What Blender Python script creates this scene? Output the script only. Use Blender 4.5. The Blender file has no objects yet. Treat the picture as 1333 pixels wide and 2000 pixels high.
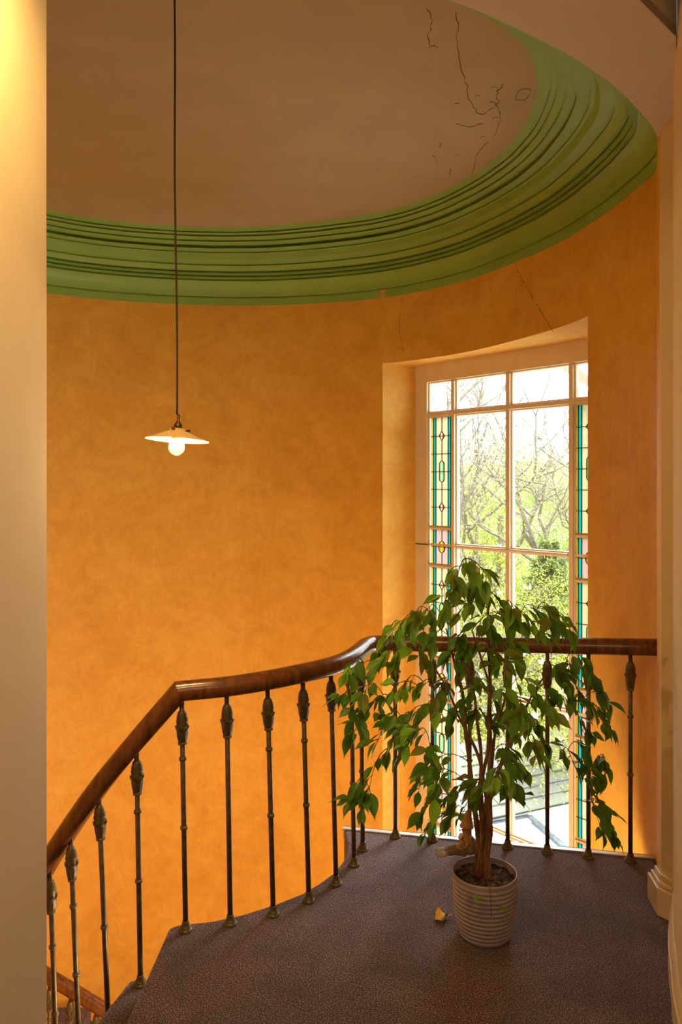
import bpy, bmesh, math, random
import numpy as np
from mathutils import Vector, Matrix
random.seed(7)
S = bpy.context.scene
COL = S.collection

# ------------------------------------------------------------------ camera
cam = bpy.data.cameras.new('camera')
cam.sensor_fit = 'VERTICAL'; cam.sensor_height = 36.0; cam.sensor_width = 24.0
cam.lens = 36.0 * 1490 / 2000
cam.shift_y = -0.025
cam.clip_start = 0.02
camo = bpy.data.objects.new('camera', cam); COL.objects.link(camo)
camo.location = (0, 0, 1.55); camo.rotation_euler = (math.pi/2, 0, 0)
S.camera = camo

# ------------------------------------------------------------------ world, lights, exposure
S.view_settings.view_transform = 'Standard'; S.view_settings.look = 'None'
S.view_settings.gamma = 1.0; S.view_settings.use_curve_mapping = False
S.view_settings.exposure = 0.2
w = bpy.data.worlds.new('sky'); S.world = w; w.use_nodes = True
wb = w.node_tree.nodes['Background']
wb.inputs[0].default_value = (0.88, 0.95, 1.0, 1); wb.inputs[1].default_value = 6.0

def light(name, kind, loc, energy, color, **kw):
    d = bpy.data.lights.new(name, kind); d.energy = energy; d.color = color
    for k, v in kw.items(): setattr(d, k, v)
    o = bpy.data.objects.new(name, d); COL.objects.link(o); o.location = loc
    return o
sun = light('sun', 'SUN', (4, 14, 14), 10.0, (1.0, 0.97, 0.92), angle=math.radians(34))
sun.rotation_euler = Vector((-0.46, -0.50, -0.70)).to_track_quat('-Z', 'Y').to_euler()
WARM = (1.0, 0.74, 0.42)
hl = light('hall_downlight', 'SPOT', (-0.50, 1.32, 2.86), 80, (1.0, 0.62, 0.20), shadow_soft_size=0.05, spot_size=math.radians(140), spot_blend=1.0)
hl.rotation_euler = Vector((-0.45, 0.35, -1)).to_track_quat('-Z', 'Y').to_euler()
light('hall_fill', 'POINT', (0.15, -0.9, 2.8), 22, (1.0, 0.82, 0.58), shadow_soft_size=0.15)  # added fill behind the camera, brightens soffit and far wall; no fitting
light('stairwell_fill', 'POINT', (0.45, 2.95, -1.0), 118, WARM, shadow_soft_size=0.22)  # added fill hidden under the landing, lifts the ochre wall, spares the ceiling

# ------------------------------------------------------------------ helpers
def new_mat(name):
    m = bpy.data.materials.new(name); m.use_nodes = True
    nt = m.node_tree; b = nt.nodes['Principled BSDF']
    return m, nt, b
def nz(nt, scale, detail=4, rough=0.55, vec=None, dist=0.0):
    n = nt.nodes.new('ShaderNodeTexNoise'); n.inputs['Scale'].default_value = scale
    n.inputs['Detail'].default_value = detail; n.inputs['Roughness'].default_value = rough
    n.inputs['Distortion'].default_value = dist
    if vec: nt.links.new(vec, n.inputs['Vector'])
    return n
def coords(nt, scale=(1, 1, 1)):
    t = nt.nodes.new('ShaderNodeTexCoord'); mp = nt.nodes.new('ShaderNodeMapping')
    mp.inputs['Scale'].default_value = scale
    nt.links.new(t.outputs['Object'], mp.inputs['Vector']); return mp.outputs[0]
def ramp(nt, src, stops):
    r = nt.nodes.new('ShaderNodeValToRGB'); e = r.color_ramp.elements
    e[0].position, e[0].color = stops[0][0], (*stops[0][1], 1)
    e[1].position, e[1].color = stops[-1][0], (*stops[-1][1], 1)
    for p, c in stops[1:-1]:
        x = e.new(p); x.color = (*c, 1)
    nt.links.new(src, r.inputs[0]); return r.outputs[0]
def bump(nt, b, src, strength, dist=0.01):
    n = nt.nodes.new('ShaderNodeBump'); n.inputs['Strength'].default_value = strength
    n.inputs['Distance'].default_value = dist
    nt.links.new(src, n.inputs['Height']); nt.links.new(n.outputs[0], b.inputs['Normal'])
def noisy(name, c0, c1, scale=6, rough=0.7, bs=0.2, bd=0.004, bscale=60, stretch=(1, 1, 1), lo=0.35, hi=0.65, detail=4, spec=0.5, metal=0.0):
    m, nt, b = new_mat(name)
    v = coords(nt, stretch)
    n = nz(nt, scale, detail, vec=v)
    nt.links.new(ramp(nt, n.outputs[0], [(lo, c0), (hi, c1)]), b.inputs['Base Color'])
    b.inputs['Roughness'].default_value = rough; b.inputs['Specular IOR Level'].default_value = spec
    b.inputs['Metallic'].default_value = metal
    if bs: bump(nt, b, nz(nt, bscale, 4, vec=v).outputs[0], bs, bd)
    return m

def mesh_obj(name, verts, faces, mat=None, parent=None, smooth=False, loc=None):
    me = bpy.data.meshes.new(name)
    me.from_pydata([tuple(v) for v in verts], [], [tuple(f) for f in faces])
    me.update()
    if mat:
        for m in (mat if isinstance(mat, (list, tuple)) else [mat]): me.materials.append(m)
    if smooth: me.polygons.foreach_set('use_smooth', [True]*len(me.polygons))
    return link(name, me, parent, loc)
def link(name, me, parent=None, loc=None):
    o = bpy.data.objects.new(name, me); COL.objects.link(o)
    if parent: o.parent = parent
    if loc is not None: o.location = loc
    return o
def empty(name, loc=(0, 0, 0)):
    o = bpy.data.objects.new(name, None); COL.objects.link(o); o.location = loc; o.empty_display_size = 0.1; return o
def tag(o, label=None, cat=None, group=None, kind=None):
    if label: o['label'] = label
    if cat: o['category'] = cat
    if group: o['group'] = group
    if kind: o['kind'] = kind
    return o
class MB:
    def __init__(s): s.v, s.f = [], []
    def add(s, v, f):
        k = len(s.v); s.v += [tuple(x) for x in v]; s.f += [tuple(i+k for i in q) for q in f]
    def box8(s, p): s.add(p, [(0,1,2,3),(7,6,5,4),(0,4,5,1),(1,5,6,2),(2,6,7,3),(3,7,4,0)])
    def build(s, name, mat=None, parent=None, smooth=False, loc=None): return mesh_obj(name, s.v, s.f, mat, parent, smooth, loc)
def bevel(o, wd, seg=2):
    m = o.modifiers.new('bevel', 'BEVEL'); m.width = wd; m.segments = seg; m.limit_method = 'ANGLE'; return o
def shade_auto(o, ang=40):
    me = o.data; me.polygons.foreach_set('use_smooth', [True]*len(me.polygons))
    me.set_sharp_from_angle(angle=math.radians(ang)); return o
def catmull(P, n, closed=False):
    P = [np.array(p, float) for p in P]; N = len(P); out = []
    segs = N if closed else N-1
    for i in range(segs):
        if closed: a, b, c, d = P[(i-1) % N], P[i], P[(i+1) % N], P[(i+2) % N]
        else:
            b, c = P[i], P[i+1]
            a = P[i-1] if i > 0 else 2*b-c
            d = P[i+2] if i+2 < N else 2*c-b
        t0 = 0; t1 = t0+max(np.linalg.norm(b-a), 1e-6)**.5; t2 = t1+max(np.linalg.norm(c-b), 1e-6)**.5; t3 = t2+max(np.linalg.norm(d-c), 1e-6)**.5
        for k in range(n):
            t = t1+(t2-t1)*k/n
            A1 = (t1-t)/(t1-t0)*a+(t-t0)/(t1-t0)*b; A2 = (t2-t)/(t2-t1)*b+(t-t1)/(t2-t1)*c; A3 = (t3-t)/(t3-t2)*c+(t-t2)/(t3-t2)*d
            B1 = (t2-t)/(t2-t0)*A1+(t-t0)/(t2-t0)*A2; B2 = (t3-t)/(t3-t1)*A2+(t-t1)/(t3-t1)*A3
            out.append((t2-t)/(t2-t1)*B1+(t-t1)/(t2-t1)*B2)
    if not closed: out.append(P[-1])
    return np.array(out)
def resample(P, n, closed=False):
    Q = np.vstack([P, P[:1]]) if closed else np.array(P)
    d = np.r_[0, np.cumsum(np.linalg.norm(np.diff(Q, axis=0), axis=1))]
    t = np.linspace(0, d[-1], n+1)[:-1] if closed else np.linspace(0, d[-1], n)
    return np.stack([np.interp(t, d, Q[:, k]) for k in range(Q.shape[1])], 1)
def tube(mb, pts, radii, seg=6, cap=True):
    pts = [Vector(p) for p in pts]; n = len(pts)
    if not hasattr(radii, '__len__'): radii = [radii]*n
    V, F = [], []
    ref = Vector((0.31, 0.94, 0.1)).normalized(); u = None
    for i in range(n):
        t = (pts[min(i+1, n-1)]-pts[max(i-1, 0)]); t = t.normalized() if t.length > 1e-9 else Vector((0, 0, 1))
        u = (ref if u is None else u); u = u-t*u.dot(t)
        if u.length < 1e-4: u = t.orthogonal()
        u.normalize(); q = t.cross(u)
        for k in range(seg):
            a = 2*math.pi*k/seg; V.append(pts[i]+(u*math.cos(a)+q*math.sin(a))*radii[i])
    for i in range(n-1):
        for k in range(seg):
            F.append((i*seg+k, i*seg+(k+1) % seg, (i+1)*seg+(k+1) % seg, (i+1)*seg+k))
    if cap: F.append(tuple(range(seg-1, -1, -1))); F.append(tuple((n-1)*seg+k for k in range(seg)))
    mb.add(V, F)
def lathe(profile, seg=16, mod=None, closed_top=True, closed_bot=True):
    V, F = [], []; n = len(profile)
    for (r, z) in profile:
        for k in range(seg):
            a = 2*math.pi*k/seg; rr, zz = (r, z) if mod is None else mod(r, z, a)
            V.append((rr*math.cos(a), rr*math.sin(a), zz))
    for i in range(n-1):
        for k in range(seg):
            F.append((i*seg+k, i*seg+(k+1) % seg, (i+1)*seg+(k+1) % seg, (i+1)*seg+k))
    if closed_bot: F.append(tuple(range(seg-1, -1, -1)))
    if closed_top: F.append(tuple((n-1)*seg+k for k in range(seg)))
    return V, F
def prism(poly, z0, z1):
    n = len(poly)
    V = [(x, y, z0) for x, y in poly]+[(x, y, z1) for x, y in poly]
    F = [tuple(range(n-1, -1, -1)), tuple(range(n, 2*n))]+[(i, (i+1) % n, n+(i+1) % n, n+i) for i in range(n)]
    return V, F
def extrude_line(pts, z0, z1):
    n = len(pts); V = [(p[0], p[1], z0) for p in pts]+[(p[0], p[1], z1) for p in pts]
    return V, [(i, i+1, n+i+1, n+i) for i in range(n-1)]

# ------------------------------------------------------------------ materials
def wall_mat():
    m, nt, b = new_mat('ochre_limewash')
    v = coords(nt)
    n1 = nz(nt, 2.6, 7, 0.66, v, 0.9)
    c1 = ramp(nt, n1.outputs[0], [(0.30, (0.69, 0.355, 0.050)), (0.50, (0.75, 0.41, 0.066)), (0.70, (0.80, 0.475, 0.095))])
    n2 = nz(nt, 9, 6, 0.7, v, 1.2)
    mx = nt.nodes.new('ShaderNodeMix'); mx.data_type = 'RGBA'; mx.blend_type = 'MULTIPLY'
    mx.inputs[0].default_value = 1.0
    c2 = ramp(nt, n2.outputs[0], [(0.3, (0.86, 0.82, 0.74)), (0.7, (1, 1, 1))])
    nt.links.new(c1, mx.inputs[6]); nt.links.new(c2, mx.inputs[7]); nt.links.new(mx.outputs[2], b.inputs['Base Color'])
    b.inputs['Roughness'].default_value = 0.62; b.inputs['Specular IOR Level'].default_value = 0.3
    v2 = coords(nt, (1, 1, 0.28))
    bump(nt, b, nz(nt, 14, 6, 0.6, v2).outputs[0], 0.35, 0.012)
    return m
M_wall = wall_mat()
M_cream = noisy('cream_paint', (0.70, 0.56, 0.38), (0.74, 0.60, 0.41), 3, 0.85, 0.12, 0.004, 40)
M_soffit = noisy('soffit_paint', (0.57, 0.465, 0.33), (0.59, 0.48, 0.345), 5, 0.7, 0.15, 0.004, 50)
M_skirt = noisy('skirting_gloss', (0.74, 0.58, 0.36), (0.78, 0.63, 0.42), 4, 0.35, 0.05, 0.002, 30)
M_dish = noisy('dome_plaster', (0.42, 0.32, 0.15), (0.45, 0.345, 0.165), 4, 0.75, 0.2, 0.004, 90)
M_green = noisy('green_moulding_paint', (0.235, 0.415, 0.09), (0.26, 0.45, 0.105), 7, 0.45, 0.2, 0.003, 60)
def carpet_mat():
    m, nt, b = new_mat('brown_loop_carpet')
    v = coords(nt)
    n1 = nz(nt, 240, 2, 0.7, v); n2 = nz(nt, 5, 5, 0.6, v, 0.5)
    c1 = ramp(nt, n1.outputs[0], [(0.38, (0.022, 0.012, 0.013)), (0.52, (0.060, 0.036, 0.038)), (0.68, (0.46, 0.33, 0.34))])
    c2 = ramp(nt, n2.outputs[0], [(0.35, (0.75, 0.72, 0.72)), (0.68, (1.25, 1.2, 1.2))])
    mx = nt.nodes.new('ShaderNodeMix'); mx.data_type = 'RGBA'; mx.blend_type = 'MULTIPLY'; mx.inputs[0].default_value = 1
    nt.links.new(c1, mx.inputs[6]); nt.links.new(c2, mx.inputs[7]); nt.links.new(mx.outputs[2], b.inputs['Base Color'])
    b.inputs['Roughness'].default_value = 0.85; b.inputs['Specular IOR Level'].default_value = 0.25
    b.inputs['Sheen Weight'].default_value = 0.25; b.inputs['Sheen Roughness'].default_value = 0.4
    bump(nt, b, n1.outputs[0], 0.7, 0.004)
    return m
M_carpet = carpet_mat()
M_alu = noisy('worn_aluminium', (0.62, 0.61, 0.6), (0.75, 0.74, 0.73), 20, 0.4, 0.1, 0.001, 90, metal=0.6)
M_rail = noisy('varnished_mahogany', (0.075, 0.024, 0.007), (0.20, 0.070, 0.016), 7, 0.24, 0.06, 0.002, 50, (6, 6, 1.2), 0.3, 0.7, 6)
M_iron = noisy('bronze_painted_iron', (0.085, 0.064, 0.030), (0.165, 0.125, 0.060), 40, 0.42, 0.2, 0.002, 120, metal=0.35)
M_frame = noisy('ivory_window_paint', (0.70, 0.56, 0.38), (0.76, 0.62, 0.43), 8, 0.4, 0.08, 0.002, 40)
M_white_ext = noisy('white_render', (0.80, 0.80, 0.80), (0.88, 0.88, 0.87), 5, 0.8, 0.15, 0.004, 40)
def glass_mat(name, tint, transl=0.0, dens=1.0, rough=0.02):
    m, nt, b = new_mat(name); nt.nodes.remove(b)
    out = nt.nodes['Material Output']
    tr = nt.nodes.new('ShaderNodeBsdfTransparent'); tr.inputs[0].default_value = (*tint, 1)
    gl = nt.nodes.new('ShaderNodeBsdfGlossy'); gl.inputs['Roughness'].default_value = rough
    cur = tr.outputs[0]
    if transl:
        tl = nt.nodes.new('ShaderNodeBsdfTranslucent'); tl.inputs[0].default_value = (*[t*dens for t in tint], 1)
        mx = nt.nodes.new('ShaderNodeMixShader'); mx.inputs[0].default_value = transl
        nt.links.new(cur, mx.inputs[1]); nt.links.new(tl.outputs[0], mx.inputs[2]); cur = mx.outputs[0]
    lw = nt.nodes.new('ShaderNodeLayerWeight'); lw.inputs[0].default_value = 0.5
    pw = nt.nodes.new('ShaderNodeMath'); pw.operation = 'POWER'; pw.inputs[1].default_value = 5.0
    ma = nt.nodes.new('ShaderNodeMath'); ma.operation = 'MULTIPLY_ADD'; ma.inputs[1].default_value = 0.85; ma.inputs[2].default_value = 0.03
    nt.links.new(lw.outputs['Facing'], pw.inputs[0]); nt.links.new(pw.outputs[0], ma.inputs[0])
    mx = nt.nodes.new('ShaderNodeMixShader'); nt.links.new(ma.outputs[0], mx.inputs[0])
    nt.links.new(cur, mx.inputs[1]); nt.links.new(gl.outputs[0], mx.inputs[2]); nt.links.new(mx.outputs[0], out.inputs[0])
    return m
M_pane = glass_mat('clear_window_glass', (0.97, 0.98, 0.97))
M_clearback = glass_mat('glass_back_face', (0.99, 0.99, 0.99))
GLASS = {'cream': glass_mat('cream_cathedral_glass', (1.0, 0.80, 0.42), 0.94, 0.19),
         'teal': glass_mat('teal_glass', (0.0, 0.60, 0.54), 0.96, 0.18),
         'yellow': glass_mat('amber_yellow_glass', (0.95, 0.62, 0.07), 0.96, 0.2),
         'pink': glass_mat('rose_glass', (0.95, 0.55, 0.45), 0.95, 0.19),
         'pink_shape': glass_mat('rose_glass_shape', (0.92, 0.50, 0.45), 0.94, 1.0), 'green_shape': glass_mat('mint_glass_shape', (0.33, 0.80, 0.48), 0.94, 1.0), 'yellow_shape': glass_mat('amber_glass_shape', (0.98, 0.72, 0.06), 0.94, 1.0),
         'green': glass_mat('mint_glass', (0.33, 0.74, 0.42), 0.95, 0.2)}
M_lead = noisy('dark_lead', (0.04, 0.035, 0.03), (0.07, 0.06, 0.05), 30, 0.5, 0, metal=0.5)
M_crack = noisy('crack_brown', (0.10, 0.055, 0.015), (0.16, 0.08, 0.02), 30, 0.9, 0)  # dark brown of the thin crack lines
# ------------------------------------------------------------------ stairwell shell
CAMZ = 1.55
Z_SOFFIT, Z_CORN, Z_DISH = 2.875, 2.846, 3.261
K = 1.09
def k2(p): return (p[0]*K, p[1]*K)
back = [(1.19, 2.88), (1.185, 3.01), (1.164, 3.25), (1.074, 3.69), (0.911, 4.072), (0.696, 4.439), (0.362, 4.749), (0.11, 4.879), (-0.222, 4.975), (-0.561, 5.018), (-0.895, 5.003), (-1.217, 4.947), (-1.519, 4.853), (-1.802, 4.698)]
back = [k2(p) for p in back]
hidden = [(-2.32, 4.75), (-2.58, 4.15), (-2.62, 3.55), (-2.5, 3.0), (-2.25, 2.55), (-1.9, 2.25), (-1.45, 2.04), (-0.95, 1.93), (-0.4, 1.92), (0.0, 1.975)]
front = [(0.298, 2.079), (0.491, 2.194), (0.676, 2.323), (0.851, 2.469), (1.02, 2.651), (1.096, 2.743), (1.186, 2.862), (1.255, 2.99)]
NR = 220
ring = resample(catmull(back+hidden+front, 8, True), NR, True)
for _ in range(3): ring = (np.roll(ring, 1, 0)+2*ring+np.roll(ring, -1, 0))/4
tan = np.roll(ring, -1, 0)-np.roll(ring, 1, 0); tan /= np.linalg.norm(tan, axis=1)[:, None]
nin = np.stack([-tan[:, 1], tan[:, 0]], 1)     # inward normal (the ring runs anticlockwise)
ctr = ring.mean(0)
if np.mean(np.sum(nin*(ctr-ring), 1)) < 0: nin = -nin
# inner edge of the mouldings, where the flat oval ceiling begins
inner_seen = [(0.404, 2.698), (0.609, 2.849), (0.713, 2.965), (0.774, 3.072), (0.836, 3.248), (0.870, 3.517), (0.849, 3.794), (0.791, 4.016), (0.672, 4.285), (0.471, 4.569), (0.235, 4.766), (-0.054, 4.885), (-0.356, 4.980), (-0.561, 5.02), (-0.899, 5.029), (-1.225, 4.98), (-1.53, 4.885), (-1.811, 4.722)]
inner_hid = [(-2.08, 4.42), (-2.20, 4.0), (-2.20, 3.55), (-2.08, 3.15), (-1.84, 2.83), (-1.5, 2.58), (-1.1, 2.43), (-0.6, 2.38), (-0.1, 2.46)]
icur = catmull(inner_seen+inner_hid, 12, True)
CT = np.array([-0.65, 3.55])
ang_i = np.arctan2(icur[:, 1]-CT[1], icur[:, 0]-CT[0]); o_ = np.argsort(ang_i); rad_i = np.linalg.norm(icur-CT, axis=1)[o_]; ang_i = ang_i[o_]
ang_o = np.arctan2(ring[:, 1]-CT[1], ring[:, 0]-CT[0])
ri = np.interp(ang_o, np.r_[ang_i-2*math.pi, ang_i, ang_i+2*math.pi], np.r_[rad_i, rad_i, rad_i])
inner = CT+np.stack([np.cos(ang_o), np.sin(ang_o)], 1)*ri[:, None]
for _ in range(2): inner = (np.roll(inner, 1, 0)+2*inner+np.roll(inner, -1, 0))/4
# green cornice: run of mouldings swept round the oval
PROF = [(0.0, 0.0), (0.006, 0.0), (0.006, 0.050), (-0.004, 0.054), (-0.004, 0.060), (0.010, 0.062), (0.013, 0.085), (0.025, 0.120), (0.048, 0.145), (0.075, 0.155),
        (0.060, 0.160), (0.060, 0.168), (0.088, 0.168), (0.088, 0.180), (0.070, 0.184), (0.070, 0.192), (0.104, 0.192), (0.104, 0.204), (0.086, 0.208), (0.086, 0.216), (0.118, 0.216),
        (0.122, 0.222), (0.155, 0.240), (0.147, 0.244), (0.147, 0.250), (0.163, 0.250), (0.200, 0.266), (0.206, 0.268), (0.222, 0.300), (0.238, 0.303), (0.232, 0.307), (0.232, 0.311), (0.255, 0.311),
        (0.290, 0.319), (0.258, 0.324), (0.258, 0.340), (0.300, 0.340), (0.328, 0.352), (0.318, 0.356), (0.318, 0.362), (0.336, 0.362), (0.362, 0.376), (0.350, 0.380), (0.350, 0.386), (0.372, 0.387),
        (0.387, 0.392), (0.377, 0.396), (0.377, 0.401), (0.394, 0.401), (0.410, 0.406), (0.425, 0.411), (0.438, 0.415)]
V, F = [], []
np_ = len(PROF)
zb = np.where((ring[:, 1] < 3.02), 2.878, Z_CORN)
for i in range(NR):
    sc = (Z_DISH-zb[i])/(Z_DISH-Z_CORN)
    for a, h in PROF:
        wob = 0.0012*math.sin(i*0.9+h*40)/0.438
        p = ring[i]+(inner[i]-ring[i])*(a/0.438+wob); V.append((p[0], p[1], zb[i]+h*sc))
for i in range(NR):
    j = (i+1) % NR
    for k in range(np_-1): F.append((i*np_+k, j*np_+k, j*np_+k+1, i*np_+k+1))
cor = mesh_obj('trim_1', V, F, M_green); shade_auto(cor, 35)
tag(cor, 'green painted plaster cornice of stepped mouldings round the oval stairwell', 'cornice', kind='structure')
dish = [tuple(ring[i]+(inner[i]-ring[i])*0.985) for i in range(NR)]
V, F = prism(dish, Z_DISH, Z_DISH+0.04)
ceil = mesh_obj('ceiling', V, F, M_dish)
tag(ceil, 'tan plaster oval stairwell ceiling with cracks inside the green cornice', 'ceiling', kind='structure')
def crack_line(pts, r, name, parent, mat, wob=0.006, seg=5):
    P = resample(catmull(pts, 5), max(8, 4*len(pts)))
    rn = random.Random(len(pts)*17+int(abs(pts[0][0])*1000))
    Q = [(p[0]+rn.uniform(-wob, wob), p[1]+rn.uniform(-wob, wob)*0.4, p[2]) for p in P]
    mb = MB(); tube(mb, Q, [r*rn.uniform(0.3, 1.2) for _ in Q], seg); return mb.build(name, mat, parent)
for ln in [[(0.284, 2.511), (0.306, 2.58), (0.304, 2.668), (0.329, 2.747)], [(0.384, 2.524), (0.435, 2.813), (0.483, 2.955), (0.52, 3.092), (0.547, 3.155)],
           [(0.636, 2.974), (0.622, 3.052), (0.649, 3.134), (0.613, 3.113)], [(0.634, 3.134), (0.676, 3.243), (0.694, 3.409)],
           [(0.673, 3.474), (0.647, 3.592), (0.657, 3.859)], [(0.54, 3.766), (0.548, 3.859)], [(0.457, 3.485), (0.459, 3.538)],
           [(0.55, 3.16), (0.59, 3.22), (0.64, 3.15)], [(0.50, 3.30), (0.56, 3.33), (0.61, 3.30)], [(0.44, 3.62), (0.47, 3.70)]]:
    crack_line([(x*K, y*K, Z_DISH-0.0005) for x, y in ln], 0.0017, 'crack', ceil, M_crack)
mb = MB(); tube(mb, [(0.795+0.028*math.cos(a), 3.33+0.055*math.sin(a)+0.006*math.sin(3*a), Z_DISH-0.0005) for a in np.linspace(0, 5.8, 22)], 0.0013, 5)
mb.build('crack', M_crack, ceil)
# small flakes of lifted paint by the cracks
for (x, y) in [(0.60, 3.35), (0.66, 3.28), (0.72, 3.55), (0.52, 3.42), (0.70, 3.75), (0.60, 3.95), (0.36, 2.98)]:
    mb = MB(); a0 = random.uniform(0, 6)
    pts = [(x+0.018*random.uniform(.5, 1)*math.cos(a0+t), y+0.03*random.uniform(.5, 1)*math.sin(a0+t)) for t in np.linspace(0, 5.5, 7)]
    V, F = prism(pts, Z_DISH-0.003, Z_DISH); mb.add(V, F); mb.build('paint_flake', M_dish, ceil)

# hall soffit between the well and the bulkhead
i_s = [i for i in range(NR) if ring[i, 1] < 2.93 or False]
fr = sorted([tuple(ring[i]) for i in range(NR) if ring[i, 1] < 2.99 and ring[i, 0] > -2.55], key=lambda p: math.atan2(p[1]-3.4, p[0]+0.6))
near = [(1.22, 2.75), (1.08, 2.46), (0.989, 2.249), (0.814, 2.078), (0.6, 1.90), (0.3, 1.76), (-0.1, 1.68), (-0.77, 1.64), (-1.5, 1.62), (-2.65, 1.62)]
poly = fr+[(1.30, 3.13)]+[(1.30, 2.8)]+near
V, F = prism(poly, Z_SOFFIT, Z_SOFFIT+0.03)
# bulkhead face rising from the soffit's near edge to the hall ceiling
nb = near[2:]
V2, F2 = extrude_line(nb, Z_SOFFIT, 3.35)
mb = MB(); mb.add(V, F); mb.add(V2, F2)
so = mb.build('ceiling.001', M_soffit)
tag(so, 'beige flat soffit curving round the edge of the stairwell opening', 'ceiling', kind='structure')
hc = MB(); hc.add(*prism([(-3.2, -3), (2.6, -3), (2.6, 3.2), (-3.2, 3.2)], 3.33, 3.40)); 
hco = hc.build('ceiling.002', M_cream); tag(hco, 'plain hall ceiling above the camera outside the frame', 'ceiling', kind='structure')

# ochre wall: extruded along the back of the oval, with the window opening cut out
iW0 = int(np.argmin(np.linalg.norm(ring-np.array([1.24, 2.96]), axis=1)))
ord_ = [(iW0+k) % NR for k in range(NR)]
Wl = [tuple(ring[i]) for i in ord_]
# stop where the wall comes round to the outer stair wall
stop = next(k for k in range(60, NR) if Wl[k][1] < 2.02)
Wl = Wl[:stop+1]
Wl = [(1.19, 2.845), (1.225, 2.955), (1.27, 3.055), (1.308, 3.16)]+[p for p in Wl if not (p[0] > 1 and p[1] < 3.24)]
OR_, OL_ = (1.122*K, 3.47*K), (0.262*K, 4.80*K)   # right and left edges of the opening
def nearest_ins(Wl, q):
    k = min(range(len(Wl)), key=lambda i: (Wl[i][0]-q[0])**2+(Wl[i][1]-q[1])**2); return k
kr, kl = nearest_ins(Wl, OR_), nearest_ins(Wl, OL_)
Wl[kr] = ((Wl[kr][0]*0.3+OR_[0]*0.7), (Wl[kr][1]*0.0+OR_[1])); Wl[kl] = (OL_[0], OL_[1])
def zk(z): return CAMZ+(z-CAMZ)*K
Z_HEAD, Z_SILL, Z_BOT = zk(2.325), zk(-1.12), -4.0
mb = MB()
def wall_strip(pts, z0, z1, n=1):
    for a in range(n): mb.add(*extrude_line(pts, z0+(z1-z0)*a/n, z0+(z1-z0)*(a+1)/n))
TOP = 2.90
wall_strip(Wl[:kr+1], Z_BOT, TOP); wall_strip(Wl[kl:], Z_BOT, TOP)
wall_strip(Wl[kr:kl+1], Z_HEAD, TOP); wall_strip(Wl[kr:kl+1], Z_BOT, Z_SILL)
# window plane
P0 = np.array([0.483*K, 4.9466*K]); T = np.array([0.6627, -0.7489]); N = np.array([0.7489, 0.6627])
WID = 1.444*K
def wp(s, z, d=0.0):
    p = P0+T*s+N*d; return (p[0], p[1], z)
FL, FR = wp(0, 0), wp(WID, 0)
arc = Wl[kr:kl+1]; na = len(arc)
fpl = [(P0+T*(WID*(1-i/(na-1)))) for i in range(na)]
for z in (Z_HEAD, Z_SILL):
    V = [(p[0], p[1], z) for p in arc]+[(p[0], p[1], z) for p in fpl]
    mb.add(V, [(i, i+1, na+i+1, na+i) for i in range(na-1)])
for a, b in ((arc[-1], fpl[-1]), (arc[0], fpl[0])):
    mb.add([(a[0], a[1], Z_SILL), (b[0], b[1], Z_SILL), (b[0], b[1], Z_HEAD), (a[0], a[1], Z_HEAD)], [(0, 1, 2, 3)])
wb_ = mb.build('wall_back', M_wall)
bm = bmesh.new(); bm.from_mesh(wb_.data); bmesh.ops.remove_doubles(bm, verts=bm.verts, dist=0.0005)
bmesh.ops.recalc_face_normals(bm, faces=bm.faces); bm.to_mesh(wb_.data); bm.free()
shade_auto(wb_, 30)
tag(wb_, 'curved ochre orange limewashed stairwell wall around the tall window', 'wall', kind='structure')
def on_wall(x, y):
    k = nearest_ins(Wl, (x, y)); return k
for ln in [[(0.409, 5.145, 2.82), (0.393, 5.167, 2.63), (0.42, 5.15, 2.46)], [(1.02, 4.40, 2.80), (1.07, 4.27, 2.61), (1.14, 4.10, 2.38)]]:
    # follow the wall surface
    P = resample(catmull(ln, 5), 14); Q = []
    for p in P:
        best = None
        for i in range(len(Wl)-1):
            a, b = np.array(Wl[i]), np.array(Wl[i+1]); t = np.clip(np.dot(p[:2]-a, b-a)/max(np.dot(b-a, b-a), 1e-9), 0, 1)
            q = a+(b-a)*t; d = np.linalg.norm(q-p[:2])
            if best is None or d < best[0]: best = (d, q)
        Q.append((best[1][0], best[1][1], p[2]))
    crack_line(Q, 0.0016, 'crack', wb_, M_crack, 0.004)

# pier with its plinth, rounded hall wall, left hall wall
pier = [(1.19, 2.845), (1.183, 2.815), (1.204, 2.745), (1.30, 2.745)]
V, F = extrude_line(pier, -0.25, 2.89); wr = mesh_obj('wall_right', V, F, M_cream)
tag(wr, 'narrow cream pier where the ochre wall ends beside the landing', 'wall', kind='structure')
mb = MB()
mb.add(*prism([(1.155, 2.875), (1.142, 2.755), (1.176, 2.708), (1.26, 2.73), (1.26, 2.83)], 0, 0.100))
mb.add(*prism([(1.163, 2.865), (1.153, 2.765), (1.182, 2.722), (1.26, 2.74), (1.26, 2.83)], 0.100, 0.116))
mb.add(*prism([(1.172, 2.855), (1.166, 2.785), (1.190, 2.735), (1.26, 2.75), (1.26, 2.83)], 0.116, 0.135))
pb = bevel(mb.build('baseboard_back', M_skirt), 0.004)
tag(pb, 'cream moulded plinth block at the foot of the pier', 'baseboard', kind='structure')
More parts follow.
